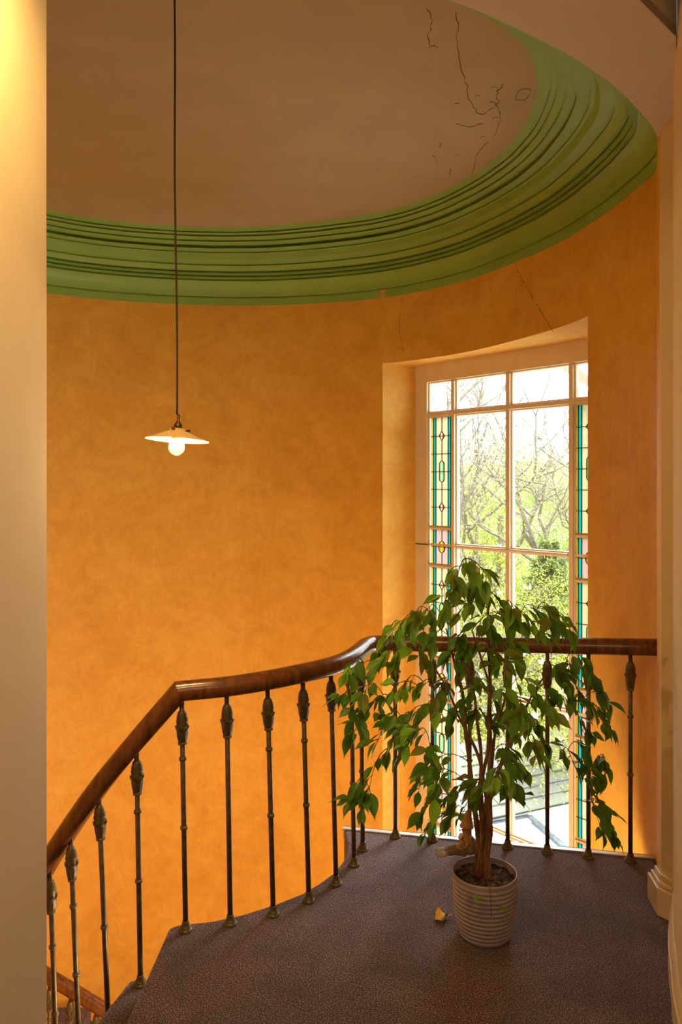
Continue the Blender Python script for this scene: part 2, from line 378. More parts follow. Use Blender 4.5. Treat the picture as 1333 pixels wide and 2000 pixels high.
# face of the rounded wall is 14 mm behind the face of its skirting
rb = [(1.30, 2.90), (1.196, 2.743), (1.133, 2.621), (1.083, 2.524), (1.034, 2.406), (0.995, 2.298), (0.957, 2.2), (0.90, 2.0), (0.84, 1.7), (0.80, 1.3), (0.80, 0.9), (0.86, 0.5), (0.98, 0.2), (1.1, 0.0)]
rbc = resample(catmull(rb, 8), 90)
tr = np.gradient(rbc, axis=0); tr /= np.linalg.norm(tr, axis=1)[:, None]
nr = np.stack([-tr[:, 1], tr[:, 0]], 1)
if nr[30, 0] > 0: nr = -nr            # towards the landing
face = rbc-nr*0.016
V, F = extrude_line([tuple(p) for p in face]+[(1.1, -2.9)], -0.1, 3.34)
rw = mesh_obj('wall_right.001', V, F, M_cream, smooth=True)
tag(rw, 'rounded cream hall wall at the right edge of the view', 'wall', kind='structure')
SK = [(0.016, 0.0), (0.016, 0.085), (0.011, 0.090), (0.011, 0.098), (0.014, 0.102), (0.014, 0.112), (0.007, 0.122), (0.005, 0.132), (0.0, 0.138)]
V, F = [], []
for i in range(len(face)):
    for d, z in SK: V.append((*(face[i]+nr[i]*d), z))
ns = len(SK)
for i in range(len(face)-1):
    for k in range(ns-1): F.append((i*ns+k, (i+1)*ns+k, (i+1)*ns+k+1, i*ns+k+1))
bs = mesh_obj('baseboard_right', V, F, M_skirt); shade_auto(bs, 35)
tag(bs, 'cream moulded skirting following the rounded hall wall', 'baseboard', kind='structure')
lw = [(-0.757, -2.9), (-0.757, 1.955)]+[(-0.787+0.03*math.cos(a), 1.955+0.03*math.sin(a)) for a in np.linspace(0.2, math.pi/2, 6)]+[(-1.2, 1.985), (-2.0, 2.0), (-2.7, 2.1)]
V, F = extrude_line(lw, -4.0, 3.34); l_ = mesh_obj('wall_left', V, F, M_cream); shade_auto(l_, 50)
tag(l_, 'cream hall wall end at the left edge, lit yellow near its top', 'wall', kind='structure')
V, F = extrude_line([(-0.757, -2.9), (1.1, -2.9)], -0.1, 3.34); b_ = mesh_obj('wall_front', V, F, M_cream)
tag(b_, 'cream hall wall behind the camera', 'wall', kind='structure')
V, F = extrude_line([(1.19, 2.845), (1.30, 2.745), (1.30, 2.0), (-0.8, 1.985)], -4.0, -0.05); u_ = mesh_obj('wall_front.001', V, F, M_wall)
tag(u_, 'ochre wall of the stair shaft beneath the landing', 'wall', kind='structure')

# landing
left_edge = [(0.013, 3.457), (0.024, 3.347), (0.031, 3.300), (0.027, 3.221), (0.001, 3.142), (-0.03, 3.067), (-0.089, 2.98), (-0.15, 2.908), (-0.245, 2.834), (-0.36, 2.765), (-0.46, 2.725), (-0.575, 2.702), (-0.605, 2.682), (-0.611, 2.483), (-0.618, 2.321), (-0.63, 1.99)]
right_edge = [(1.308, 3.182), (1.27, 3.055), (1.225, 2.955), (1.19, 2.845), (1.19, 2.74)]+[tuple(p) for p in face[18::3]]
poly = [(0.013, 3.457)]+left_edge[1:]+[(-0.77, 1.99), (-0.77, -2.9), (1.1, -2.9)]+right_edge[::-1]
V, F = prism(poly, -0.16, 0.0); fl = bevel(mesh_obj('floor', V, F, M_carpet), 0.012, 3)
tag(fl, 'landing floor covered in speckled brown carpet with a curved open edge', 'floor', kind='structure')
a, b = Vector((0.008, 3.462, 0)), Vector((1.306, 3.187, 0)); d = (b-a).normalized(); q = Vector((-d.y, d.x, 0))
mb = MB()
for (o0, o1, z0, z1) in ((-0.020, 0.012, -0.001, 0.006), (0.004, 0.012, -0.05, 0.006)):
    mb.box8([a+q*o0+Vector((0, 0, z0)), b+q*o0+Vector((0, 0, z0)), b+q*o1+Vector((0, 0, z0)), a+q*o1+Vector((0, 0, z0)),
             a+q*o0+Vector((0, 0, z1)), b+q*o0+Vector((0, 0, z1)), b+q*o1+Vector((0, 0, z1)), a+q*o1+Vector((0, 0, z1))])
es = bevel(mb.build('edge_strip', M_alu, fl), 0.002)
tag(es, 'pale grey metal strip along the window edge of the landing')

# winding stair going down
st = empty('staircase', (-1.0, 2.3, -0.9))
tag(st, 'carpeted winding steps going down to the left of the landing', 'staircase', kind='structure')
NOS = [((-0.605, 2.69), (-0.63, 1.99)), ((-0.742, 2.675), (-0.90, 1.99)), ((-0.86, 2.68), (-1.25, 2.0)), ((-0.965, 2.715), (-1.65, 2.05)), ((-1.065, 2.775), (-2.1, 2.2)), ((-1.16, 2.87), (-2.3, 2.6))]
for i in range(1, 6):
    (a0, b0), (a1, b1) = NOS[i-1], NOS[i]
    sh = lambda p, dx: (p[0]+dx, p[1])
    poly = [sh(a0, 0.03), a1, b1, sh(b0, 0.03)]
    V, F = prism(poly, -0.175*i-0.17, -0.175*i)
    o = bevel(mesh_obj('step', [(x+1.0, y-2.3, z+0.9) for x, y, z in V], F, M_carpet, st), 0.02, 3)
st2 = empty('staircase.001', (-1.3, 4.5, -2.1))
tag(st2, 'lower flight of carpeted steps along the far wall below the landing', 'staircase', kind='structure')
LOWX = [-1.85, -1.66, -1.53, -1.41, -1.27, -1.12, -0.98]
for i in range(6):
    x0, x1 = LOWX[i], LOWX[i+1]; zt = -2.0-0.072*i*1.0-0.02
    zt = -1.11-0.033-0.80-(0.5*(x0+x1)+1.611)*0.547
    V, F = prism([(x0-0.0, 4.08), (x1+0.0, 4.08), (x1+0.02, 5.0), (x0-0.02, 5.0)], zt-0.17, zt)
    mesh_obj('step', [(x+1.3, y-4.5, z+2.1) for x, y, z in V], F, M_carpet, st2)
V, F = prism([(-2.7, 1.9), (1.7, 1.9), (1.7, 5.7), (-2.7, 5.7)], -4.1, -4.0); f2 = mesh_obj('floor.001', V, F, M_carpet)
tag(f2, 'ground floor at the bottom of the stairwell', 'floor', kind='structure')

# ------------------------------------------------------------------ window
win = empty('window_1', (P0[0]+T[0]*WID/2, P0[1]+T[1]*WID/2, zk(0.6)))
tag(win, 'tall ivory framed window with clear panes and coloured leaded side lights', 'window', kind='structure')
WO = Vector(win.location)
def wbar(mb, s0, s1, z0, z1, d0, d1):
    P = [wp(s0*K, zk(z0), d0), wp(s1*K, zk(z0), d0), wp(s1*K, zk(z0), d1), wp(s0*K, zk(z0), d1), wp(s0*K, zk(z1), d0), wp(s1*K, zk(z1), d0), wp(s1*K, zk(z1), d1), wp(s0*K, zk(z1), d1)]
    mb.box8([Vector(p)-WO for p in P])
def stepped(name, s0, s1, z0, z1, d0=0.0, d1=0.06, vert=True, lip=0.009):
    mb = MB(); 
    if vert:
        wbar(mb, s0+lip, s1-lip, z0, z1, d0, d1); wbar(mb, s0, s1, z0, z1, d0+0.018, d1-0.012)
    else:
        wbar(mb, s0, s1, z0+lip, z1-lip, d0, d1); wbar(mb, s0, s1, z0, z1, d0+0.018, d1-0.012)
    return bevel(mb.build(name, M_frame, win), 0.003, 2)
ZT, ZB = 2.345, -1.14
stepped('frame_stile', -0.02, 0.107, ZB, ZT, -0.0, 0.08); stepped('frame_stile', 1.337, 1.464, ZB, ZT, -0.0, 0.08)
stepped('frame_rail', 0.093, 1.351, 2.205, ZT, 0.0, 0.08, False); stepped('frame_rail', 0.093, 1.351, ZB, -1.05, 0.0, 0.08, False)
stepped('mullion', 0.289, 0.332, -1.05, 2.205); stepped('mullion', 1.112, 1.155, -1.05, 2.205)
stepped('mullion', 0.699, 0.745, -1.05, 2.205)
stepped('transom', 0.107, 1.337, 1.985, 2.027, -0.002, 0.06, False)
MIDS = [1.181, 0.335, -0.470]
for zm in MIDS: stepped('glazing_bar', 0.332, 1.112, zm-0.016, zm+0.016, -0.003, 0.055, False)
BARS = [(1.275, 1.302), (1.035, 1.062), (0.450, 0.477), (0.195, 0.222), (-0.356, -0.329), (-0.602, -0.575)]
for z0, z1 in BARS:
    stepped('side_bar', 0.107, 0.289, z0, z1, 0.0, 0.05, False); stepped('side_bar', 1.155, 1.337, z0, z1, 0.0, 0.05, False)
for zm in MIDS:
    for s0, s1 in ((0.107, 0.289), (1.155, 1.337)):
        mb = MB(); wbar(mb, s0, s1, zm-0.007, zm+0.007, 0.005, 0.02); mb.build('saddle_bar', M_frame, win)
for s0, s1 in ((0.004, 0.105), (1.339, 1.44)):
    mb = MB(); wbar(mb, s0, s1, 1.176, 1.182, -0.002, 0.01); mb.build('frame_joint', M_lead, win)
def pane(s0, s1, z0, z1, d=0.03):
    mb = MB(); wbar(mb, s0, s1, z0, z1, d, d+0.003)
    mb.build('pane', M_pane, win)
COLS = [(0.107, 0.289), (0.332, 0.699), (0.745, 1.112), (1.155, 1.337)]
for s0, s1 in COLS: pane(s0, s1, 2.027, 2.205)
LV = [1.985]+MIDS+[-1.05]
for s0, s1 in COLS[1:3]:
    for i in range(4): pane(s0, s1, LV[i+1]+0.016, LV[i]-(0.016 if i else 0))
def glass_piece(poly, mat, parent, d, th=0.003):
    n = len(poly); off = Vector(parent.location)
    V = [Vector(wp(s*K, zk(z), d))-WO-off for s, z in poly]+[Vector(wp(s*K, zk(z), d+th))-WO-off for s, z in poly]
    me = bpy.data.meshes.new('glass_piece')
    F = [tuple(range(n)), tuple(range(2*n-1, n-1, -1))]+[(i, n+i, n+(i+1) % n, (i+1) % n) for i in range(n)]
    me.from_pydata([tuple(v) for v in V], [], F); me.materials.append(mat); me.materials.append(M_clearback)
    me.polygons[1].material_index = 1
    for p in list(me.polygons)[2:]: p.material_index = 1
    link('glass_piece', me, parent)
CS = [('yellow', 0.113, 0.136), ('teal', 0.138, 0.156), ('cream', 0.158, 0.206), ('cream', 0.208, 0.256), ('teal', 0.258, 0.277), ('yellow', 0.279, 0.289)]
CL = 0.2070
def panel(z0, z1, kind, mirror):
    X = (lambda s: 1.444-s) if mirror else (lambda s: s)
    mb = MB(); cy = 0.5*(z0+z1); h = z1-z0
    lw = 0.0016
    def vlead(s, a=z0, b=z1, wdt=lw): wbar(mb, min(X(s-wdt), X(s+wdt)), max(X(s-wdt), X(s+wdt)), a, b, 0.021, 0.030)
    def seg(p, q, wdt=0.0016):
        dx, dz = q[0]-p[0], q[1]-p[1]; L = math.hypot(dx, dz); ex, ez = -dz/L*wdt, dx/L*wdt
        c = [(p[0]+ex, p[1]+ez), (p[0]-ex, p[1]-ez), (q[0]-ex, q[1]-ez), (q[0]+ex, q[1]+ez)]
        mb.box8([Vector(wp(X(s)*K, zk(z), dd))-WO for dd in (0.018, 0.027) for s, z in c])
    for s in (0.137, 0.157, 0.257, 0.278): vlead(s, wdt=0.0022)
    rows = [z0]
    if kind == 'tall':
        ds = 0.117 if h > 0.6 else 0.107
        ov = 0.105 if h > 0.6 else 0.09
        lines = [z1-ds, 0.5*(z1-ds+cy) if h > 0.6 else cy+ov*0.62, cy, 0.5*(z0+ds+cy) if h > 0.6 else cy-ov*0.62, z0+ds]
        if h <= 0.6: lines = [z1-ds, cy+ov*0.66, cy-ov*0.66, z0+ds]
    else: lines = [cy]
    shapes = []
    for zl in lines: wbar(mb, min(X(0.113), X(0.289)), max(X(0.113), X(0.289)), zl-lw, zl+lw, 0.021, 0.030)
    if kind == 'tall':
        for zc in (z1-ds, z0+ds): shapes.append(('pink', [(CL, zc+0.029), (CL+0.022, zc), (CL, zc-0.029), (CL-0.022, zc)]))
        n = 8; hw, hh = 0.019, ov*0.62
        cap = [(CL+hw*math.cos(t), cy+(hh-hw)+hw*math.sin(t)) for t in np.linspace(0, math.pi, n)]+[(CL+hw*math.cos(t), cy-(hh-hw)+hw*math.sin(t)) for t in np.linspace(math.pi, 2*math.pi, n)]
        shapes.append(('green', cap))
    else:
        shapes.append(('yellow', [(CL+0.026*math.cos(t), cy+0.036*math.sin(t)) for t in np.linspace(0, 2*math.pi, 17)[:-1]]))
    for c, pl_ in shapes:
        for i in range(len(pl_)): seg(pl_[i], pl_[(i+1) % len(pl_)], 0.0018)
    # centre lead, interrupted by the shapes
    cuts = sorted([(min(z for s, z in p), max(z for s, z in p)) for c, p in shapes]); zz = z0
    for lo, hi in cuts:
        vlead(CL, zz, lo); zz = hi
    vlead(CL, zz, z1)
    pn = mb.build('stained_glass_panel', M_lead, win)
    edges = [z0]+sorted(lines)+[z1]
    for i in range(len(edges)-1):
        for col, s0, s1 in CS:
            c = 'pink' if (kind == 'square' and col == 'cream') else col
            q = [(X(s0), edges[i]), (X(s1), edges[i]), (X(s1), edges[i+1]), (X(s0), edges[i+1])]
            if mirror: q = q[::-1]
            glass_piece(q, GLASS[c], pn, 0.026)
    for c, p in shapes:
        q = [(X(s), z) for s, z in p]
        if mirror: q = q[::-1]
        glass_piece(q, GLASS[c+'_shape'], pn, 0.0215)
for mir in (False, True):
    panel(1.302, 1.985, 'tall', mir); panel(1.062, 1.275, 'square', mir); panel(0.477, 1.035, 'tall', mir)
    panel(0.222, 0.450, 'square', mir); panel(-0.329, 0.195, 'tall', mir); panel(-0.575, -0.356, 'square', mir); panel(-1.05, -0.602, 'tall', mir)
# white outer reveal and its timber bracket
mb = MB()
wbar(mb, -0.10, 0.075, ZB-0.1, ZT+0.1, 0.08, 0.24); wbar(mb, 1.37, 1.55, ZB-0.1, ZT+0.1, 0.08, 0.24)
wbar(mb, -0.10, 1.55, 2.24, ZT+0.12, 0.08, 0.24); wbar(mb, -0.12, 1.56, ZB-0.15, ZB+0.05, 0.08, 0.30)
rv = mb.build('outer_reveal', M_white_ext, win)
mb = MB(); b0, b1 = Vector(wp(0.98*K, zk(2.24), 0.21))-WO, Vector(wp(1.36*K, zk(1.98), 0.21))-WO
dn = Vector((0, 0, 0.035)); nn = Vector((N[0], N[1], 0))*0.03
mb.box8([b0-dn-nn, b1-dn-nn, b1-dn+nn, b0-dn+nn, b0+dn-nn, b1+dn-nn, b1+dn+nn, b0+dn+nn]); mb.build('eaves_brace', M_white_ext, win)
# ------------------------------------------------------------------ railings
RPROF = [(-0.022, -0.033), (0.022, -0.033), (0.031, -0.026), (0.036, -0.012), (0.036, 0.002), (0.031, 0.016), (0.020, 0.027), (0.007, 0.032), (-0.007, 0.032), (-0.020, 0.027), (-0.031, 0.016), (-0.036, 0.002), (-0.036, -0.012), (-0.031, -0.026)]
def sweep(name, pts, mat, parent, off, t_start=None, t_end=None, prof=RPROF):
    pts = [Vector(p) for p in pts]; n = len(pts); V, F = [], []; m = len(prof)
    for i in range(n):
        t = (pts[min(i+1, n-1)]-pts[max(i-1, 0)]).normalized()
        tl = t.copy(); mit = None
        if i == 0 and t_start is not None: mit = Vector(t_start).normalized()
        if i == n-1 and t_end is not None: mit = Vector(t_end).normalized()
        side = Vector((tl.y, -tl.x, 0)).normalized(); up = side.cross(tl).normalized()
        if up.z < 0: up = -up
        for a, b in prof:
            p = pts[i]+side*a+up*b
            if mit is not None: p = p-tl*((p-pts[i]).dot(mit)/tl.dot(mit))   # mitred joint
            V.append(p-off)
    for i in range(n-1):
        for k in range(m): F.append((i*m+k, i*m+(k+1) % m, (i+1)*m+(k+1) % m, (i+1)*m+k))
    F.append(tuple(range(m-1, -1, -1))); F.append(tuple((n-1)*m+k for k in range(m)))
    o = mesh_obj(name, V, F, mat, parent)
    bm = bmesh.new(); bm.from_mesh(o.data); bmesh.ops.recalc_face_normals(bm, faces=bm.faces); bm.to_mesh(o.data); bm.free()
    return shade_auto(o, 45)
R0 = Vector((0.4, 3.0, 0.0))
rl = empty('stair_railing', R0)
tag(rl, 'mahogany handrail on bronze iron balusters curving round the landing and down the stair', 'railing')
top = [(1.303, 3.13, 0.892), (1.038, 3.2, 0.882), (0.719, 3.29, 0.868), (0.404, 3.368, 0.857), (0.30, 3.388, 0.855), (0.20, 3.400, 0.854), (0.14, 3.382, 0.855), (0.107, 3.325, 0.857), (0.084, 3.235, 0.859), (0.055, 3.13, 0.860), (0.016, 3.04, 0.858), (-0.043, 2.948, 0.857), (-0.142, 2.845, 0.857), (-0.262, 2.757, 0.853), (-0.402, 2.702, 0.844), (-0.566, 2.665, 0.837)]
low = [(-0.566, 2.665, 0.837), (-0.703, 2.64, 0.678), (-0.843, 2.652, 0.507), (-0.955, 2.685, 0.352), (-1.056, 2.74, 0.200), (-1.14, 2.81, 0.056), (-1.25, 2.93, -0.14), (-1.40, 3.15, -0.40)]
ct = catmull(top, 7); cl = catmull(low, 7)
k0 = Vector(ct[-1])-Vector(ct[-2]); k1 = Vector(cl[1])-Vector(cl[0]); mt = k0.normalized()+k1.normalized()
h1 = sweep('handrail', ct, M_rail, rl, R0, None, mt)
h2 = sweep('handrail', cl, M_rail, rl, R0, mt, None)
tag(h2, 'sloping length of handrail going down the stair')
# baluster pieces
def cone_mod(r, z, a):
    # overlapping scales of the pine cone
    row = (z+0.0005)/0.0085; k = int(row); ph = (k % 2)*math.pi/9
    return r*(0.97+0.13*abs(math.cos(4.5*(a+ph)))+0.09*(row-k)), z
prof = []
for i in range(15):
    t = i/14; z = 0.058*(1-t); r = 0.0098+0.0085*math.sin(min(1, t*1.25)*math.pi/2)**0.65
    prof.append((r, z))
Vc, Fc = lathe(prof[::-1], 18, cone_mod)
def cup_mod(r, z, a):
    return r*(1+0.07*math.cos(8*a)), z+(0.005*math.cos(8*a) if z > 0.052 else 0)
Vk, Fk = lathe([(0.0115, 0.0), (0.0150, 0.002), (0.0150, 0.009), (0.0125, 0.011), (0.0150, 0.014), (0.0178, 0.028), (0.0195, 0.044), (0.0200, 0.054), (0.0240, 0.060), (0.0228, 0.063), (0.018, 0.062)], 32, cup_mod)
Vr, Fr = lathe([(0.009, -0.007), (0.0125, -0.0055), (0.0135, 0.0), (0.0125, 0.0055), (0.009, 0.007)], 14)
Vf, Ff = lathe([(0.024, 0.0), (0.0245, 0.004), (0.022, 0.008), (0.0185, 0.011), (0.0195, 0.014), (0.0155, 0.019), (0.0125, 0.027), (0.0120, 0.034), (0.0095, 0.036)], 18)
def shared(name, V, F):
    me = bpy.data.meshes.new(name); me.from_pydata([tuple(v) for v in V], [], F); me.materials.append(M_iron)
    me.polygons.foreach_set('use_smooth', [True]*len(me.polygons)); return me
ME_cone, ME_cup, ME_ring, ME_foot = shared('pine_cone', Vc, Fc), shared('leaf_cup', Vk, Fk), shared('ring', Vr, Fr), shared('foot', Vf, Ff)
for m_ in (ME_cup, ME_foot): m_.set_sharp_from_angle(angle=math.radians(50))
def baluster(parent, off, base, topp, rings, neck=0.035):
    b, t = Vector(base), Vector(topp); ax = t-b; L = ax.length
    Vb, Fb = lathe([(0.0095, 0.0), (0.0092, L*0.5), (0.0085, L+0.008)], 12)
    o = mesh_obj('baluster', Vb, Fb, M_iron, parent, True)
    o.rotation_euler = Vector((0, 0, 1)).rotation_difference(ax.normalized()).to_euler(); o.location = b-off
    zc = L-neck-0.058
    link('pine_cone', ME_cone, o, (0, 0, zc)); link('leaf_cup', ME_cup, o, (0, 0, zc-0.060)); link('foot', ME_foot, o, (0, 0, 0.0))
    for z in rings: link('ring', ME_ring, o, (0, 0, z))
BAL = [(1.196, 3.151, 0, 1.196, 0.860, 1), (1.034, 3.186, 0, 1.034, 0.853, 0), (0.873, 3.226, 0, 0.873, 0.846, 0), (0.715, 3.271, 0, 0.715, 0.839, 0), (0.559, 3.313, 0, 0.559, 0.832, 1), (0.4, 3.337, 0, 0.4, 0.828, 0), (0.241, 3.372, 0, 0.239, 0.822, 0),
       (0.093, 3.253, 0, 0.085, 0.824, 2), (0.053, 3.121, 0, 0.042, 0.828, 2), (-0.019, 2.972, 0, -0.04, 0.826, 0), (-0.12, 2.851, 0, -0.143, 0.825, 1), (-0.245, 2.759, 0, -0.266, 0.820, 1), (-0.392, 2.701, 0, -0.405, 0.812, 0), (-0.542, 2.661, 0, -0.556, 0.802, 1),
       (-0.694, 2.64, -0.175, -0.708, 0.636, 1), (-0.807, 2.65, -0.35, -0.842, 0.474, 3), (-0.916, 2.682, -0.525, -0.952, 0.316, 1), (-1.012, 2.735, -0.7, -1.045, 0.172, 1), (-1.10, 2.80, -0.875, -1.12, 0.05, 1)]
RG = {0: [], 1: [0.36, 0.60], 2: [0.335], 3: [0.37]}
for x, y, z, tx, tz, r in BAL: baluster(rl, R0, (x, y, z), (tx, y, tz), RG[r])
R1 = Vector((-1.4, 4.15, -1.9))
r2 = empty('stair_railing.001', R1)
tag(r2, 'handrail and balusters of the lower flight, glimpsed at the bottom left corner', 'railing')
lowr = [(-1.93, 4.17, -0.93), (-1.611, 4.16, -1.108), (-1.291, 4.14, -1.283), (-0.95, 4.12, -1.47)]
sweep('handrail', catmull(lowr, 6), M_rail, r2, R1)
for x in (-1.59, -1.475, -1.335, -1.20, -1.05):
    zr = -1.108-(x+1.611)*0.547-0.035
    k = max(i for i in range(7) if LOWX[i] < x); zt = -1.11-0.033-0.80-(0.5*(LOWX[k]+LOWX[k+1])+1.611)*0.547
    baluster(r2, R1, (x, 4.155, zt), (x, 4.155, zr), RG[1])

# ------------------------------------------------------------------ pendant lamp
lx, ly = -0.5485, 2.55
M_cord = noisy('brown_fabric_flex', (0.03, 0.018, 0.012), (0.06, 0.035, 0.02), 90, 0.8, 0.3, 0.001, 300)
M_brass = noisy('tarnished_brass', (0.10, 0.055, 0.02), (0.22, 0.13, 0.05), 40, 0.35, 0.1, 0.001, 90, metal=0.8)
def shade_mat():
    m, nt, b = new_mat('opal_glass_shade'); nt.nodes.remove(b)
    d = nt.nodes.new('ShaderNodeBsdfDiffuse'); d.inputs[0].default_value = (0.86, 0.66, 0.36, 1)
    t = nt.nodes.new('ShaderNodeBsdfTranslucent'); t.inputs[0].default_value = (0.95, 0.70, 0.36, 1)
    g = nt.nodes.new('ShaderNodeBsdfGlossy'); g.inputs['Roughness'].default_value = 0.15
    a = nt.nodes.new('ShaderNodeMixShader'); a.inputs[0].default_value = 0.16
    c = nt.nodes.new('ShaderNodeMixShader'); c.inputs[0].default_value = 0.05
    nt.links.new(d.outputs[0], a.inputs[1]); nt.links.new(t.outputs[0], a.inputs[2])
    nt.links.new(a.outputs[0], c.inputs[1]); nt.links.new(g.outputs[0], c.inputs[2])
    nt.links.new(c.outputs[0], nt.nodes['Material Output'].inputs[0]); return m
M_opal = shade_mat()
def emit(name, col, st):
    m, nt, b = new_mat(name); b.inputs['Emission Color'].default_value = (*col, 1); b.inputs['Emission Strength'].default_value = st
    b.inputs['Base Color'].default_value = (*col, 1); return m
M_fil = emit('glowing_filament', (1.0, 0.72, 0.30), 60)
M_bulb = glass_mat('amber_bulb_glass', (1.0, 0.86, 0.55), 0.12, 1.0, 0.05)
lamp = empty('pendant_lamp', (lx, ly, 1.70))
tag(lamp, 'small conical opal glass pendant lamp with a lit filament bulb on a long dark cord', 'pendant lamp')
mb = MB(); cp = []
for i in range(26):
    t = i/25; z = 0.089+t*(Z_DISH-1.70-0.089)
    cp.append((-0.0105*t+0.002*math.sin(9*t), 0.0, z))
tube(mb, cp, 0.0034, 7); mb.build('cord', M_cord, lamp, True)
V, F = lathe([(0.045, Z_DISH-1.70), (0.045, Z_DISH-1.715), (0.03, Z_DISH-1.73), (0.008, Z_DISH-1.745)][::-1], 20)
mesh_obj('ceiling_rose', [(x-0.0105, y, z) for x, y, z in V], F, M_brass, lamp, True)
tilt = Matrix.Rotation(math.radians(-2.5), 4, 'X') @ Matrix.Rotation(math.radians(3.3), 4, 'Y')
def tl(V): return [tuple(tilt @ Vector(v)) for v in V]
V, F = lathe([(0.0, 0.008), (0.013, 0.008), (0.0185, 0.012), (0.0185, 0.038), (0.021, 0.041), (0.021, 0.044), (0.0145, 0.047), (0.014, 0.056), (0.008, 0.064), (0.0045, 0.070), (0.0055, 0.078), (0.004, 0.090)], 18)
V = [(x, y, z) for x, y, z in V]; mesh_obj('lamp_holder', tl(V), F, M_brass, lamp, True)
sh_out = [(0.1055, 0.004), (0.103, 0.007), (0.085, 0.0125), (0.060, 0.0225), (0.036, 0.0325), (0.027, 0.035), (0.027, 0.043)]
sh_in = [(0.023, 0.043), (0.023, 0.033), (0.034, 0.030), (0.058, 0.0195), (0.083, 0.0095), (0.101, 0.004), (0.1055, 0.004)]
V, F = lathe(sh_out+sh_in, 48, None, False, False); mesh_obj('lamp_shade', tl(V), F, M_opal, lamp, True)
gal = MB()
for a in (0.3, 2.4, 4.5):
    V, F = lathe([(0.003, 0.022), (0.003, 0.036), (0.005, 0.037), (0.005, 0.041)], 8)
    R = Matrix.Rotation(a, 4, 'Z') @ Matrix.Translation((0, 0, 0.039)) @ Matrix.Rotation(math.pi/2, 4, 'Y')
    mesh_obj('gallery_screw', tl([tuple(R @ Vector(v)) for v in V]), F, M_brass, lamp, True)
V, F = lathe([(0.0, -0.046), (0.010, -0.0445), (0.019, -0.039), (0.025, -0.030), (0.0268, -0.019), (0.025, -0.007), (0.019, 0.004), (0.0135, 0.012), (0.013, 0.02)], 24)
bulb = mesh_obj('bulb', tl(V), F, M_bulb, lamp, True)
mb = MB()
for k in range(6):
    a = k*math.pi/3; r0, r1 = 0.006, 0.011
    tube(mb, tl([(r0*math.cos(a), r0*math.sin(a), 0.006), (r1*math.cos(a+.25), r1*math.sin(a+.25), -0.030)]), 0.0014, 6)
mb.build('filament', M_fil, bulb)
pl = light('pendant_bulb', 'POINT', (lx, ly, 1.70-0.056), 12, (1.0, 0.66, 0.30), shadow_soft_size=0.008)

# ------------------------------------------------------------------ potted fig
PX, PY = 0.497, 2.64
fig = empty('potted_weeping_fig', (PX, PY, 0)); FO = Vector(fig.location)
tag(fig, 'weeping fig with drooping green leaves in a ribbed lilac pot on the landing', 'potted plant')
M_pot = noisy('lilac_glaze', (0.31, 0.265, 0.315), (0.36, 0.31, 0.36), 9, 0.22, 0.03, 0.001, 40, spec=0.6)
pp = [(0.0, 0.0), (0.082, 0.0), (0.086, 0.004)]
ctl = [(0.0, 0.086), (0.03, 0.094), (0.07, 0.103), (0.12, 0.109), (0.17, 0.1115), (0.214, 0.1105)]
def prad(z): return float(np.interp(z, [c[0] for c in ctl], [c[1] for c in ctl]))
NRIB = 13
for i in range(NRIB*6+1):
    z = 0.006+i/(NRIB*6)*0.196; pp.append((prad(z)+0.0016*math.sin(2*math.pi*i/6-math.pi/2), z))
pp += [(0.1105, 0.208), (0.1108, 0.216), (0.1092, 0.220), (0.1068, 0.219), (0.1055, 0.212), (0.104, 0.185), (0.0, 0.185)]
V, F = lathe(pp, 64, None, False, False); mesh_obj('pot', V, F, M_pot, fig, True)
M_soil = noisy('dark_bark_soil', (0.016, 0.009, 0.006), (0.11, 0.058, 0.030), 70, 0.95, 0.9, 0.01, 130)
rn = random.Random(3)
V, F = [], []; nr_, ns_ = 12, 36
for i in range(nr_+1):
    for k in range(ns_):
        r = 0.1045*i/nr_; a = 2*math.pi*k/ns_; V.append((r*math.cos(a), r*math.sin(a), 0.196+0.010*(1-(i/nr_)**2)+rn.uniform(-0.004, 0.004)))
for i in range(nr_):
    for k in range(ns_): F.append((i*ns_+k, (i+1)*ns_+k, (i+1)*ns_+(k+1) % ns_, i*ns_+(k+1) % ns_))
mesh_obj('soil', V, F, M_soil, fig, True)
M_chip = noisy('bark_chip', (0.10, 0.045, 0.018), (0.26, 0.13, 0.055), 50, 0.9, 0.5, 0.003, 120)
def lump(sx, sy, sz, rn):
    bm = bmesh.new(); bmesh.ops.create_icosphere(bm, subdivisions=1, radius=1)
    for v in bm.verts: v.co = Vector((v.co.x*sx, v.co.y*sy, v.co.z*sz))*(1+rn.uniform(-.25, .25))
    me = bpy.data.meshes.new('bark_chip'); bm.to_mesh(me); bm.free(); me.materials.append(M_chip); return me
LUMPS = [lump(0.009, 0.006, 0.004, rn) for _ in range(4)]
for k in range(46):
    a = rn.uniform(0, 6.28); r = rn.uniform(0.03, 0.095)
    o = link('bark_chip', LUMPS[k % 4], fig, (r*math.cos(a), r*math.sin(a), 0.206-0.006*(r/0.1)**2)); o.rotation_euler = (rn.uniform(-.5, .5), rn.uniform(-.5, .5), rn.uniform(0, 6))
M_bark = noisy('reddish_brown_bark', (0.115, 0.045, 0.020), (0.30, 0.145, 0.070), 26, 0.8, 0.5, 0.003, 90, (3, 3, 0.8))
M_twig = noisy('thin_twig', (0.10, 0.055, 0.03), (0.20, 0.12, 0.06), 30, 0.8, 0)
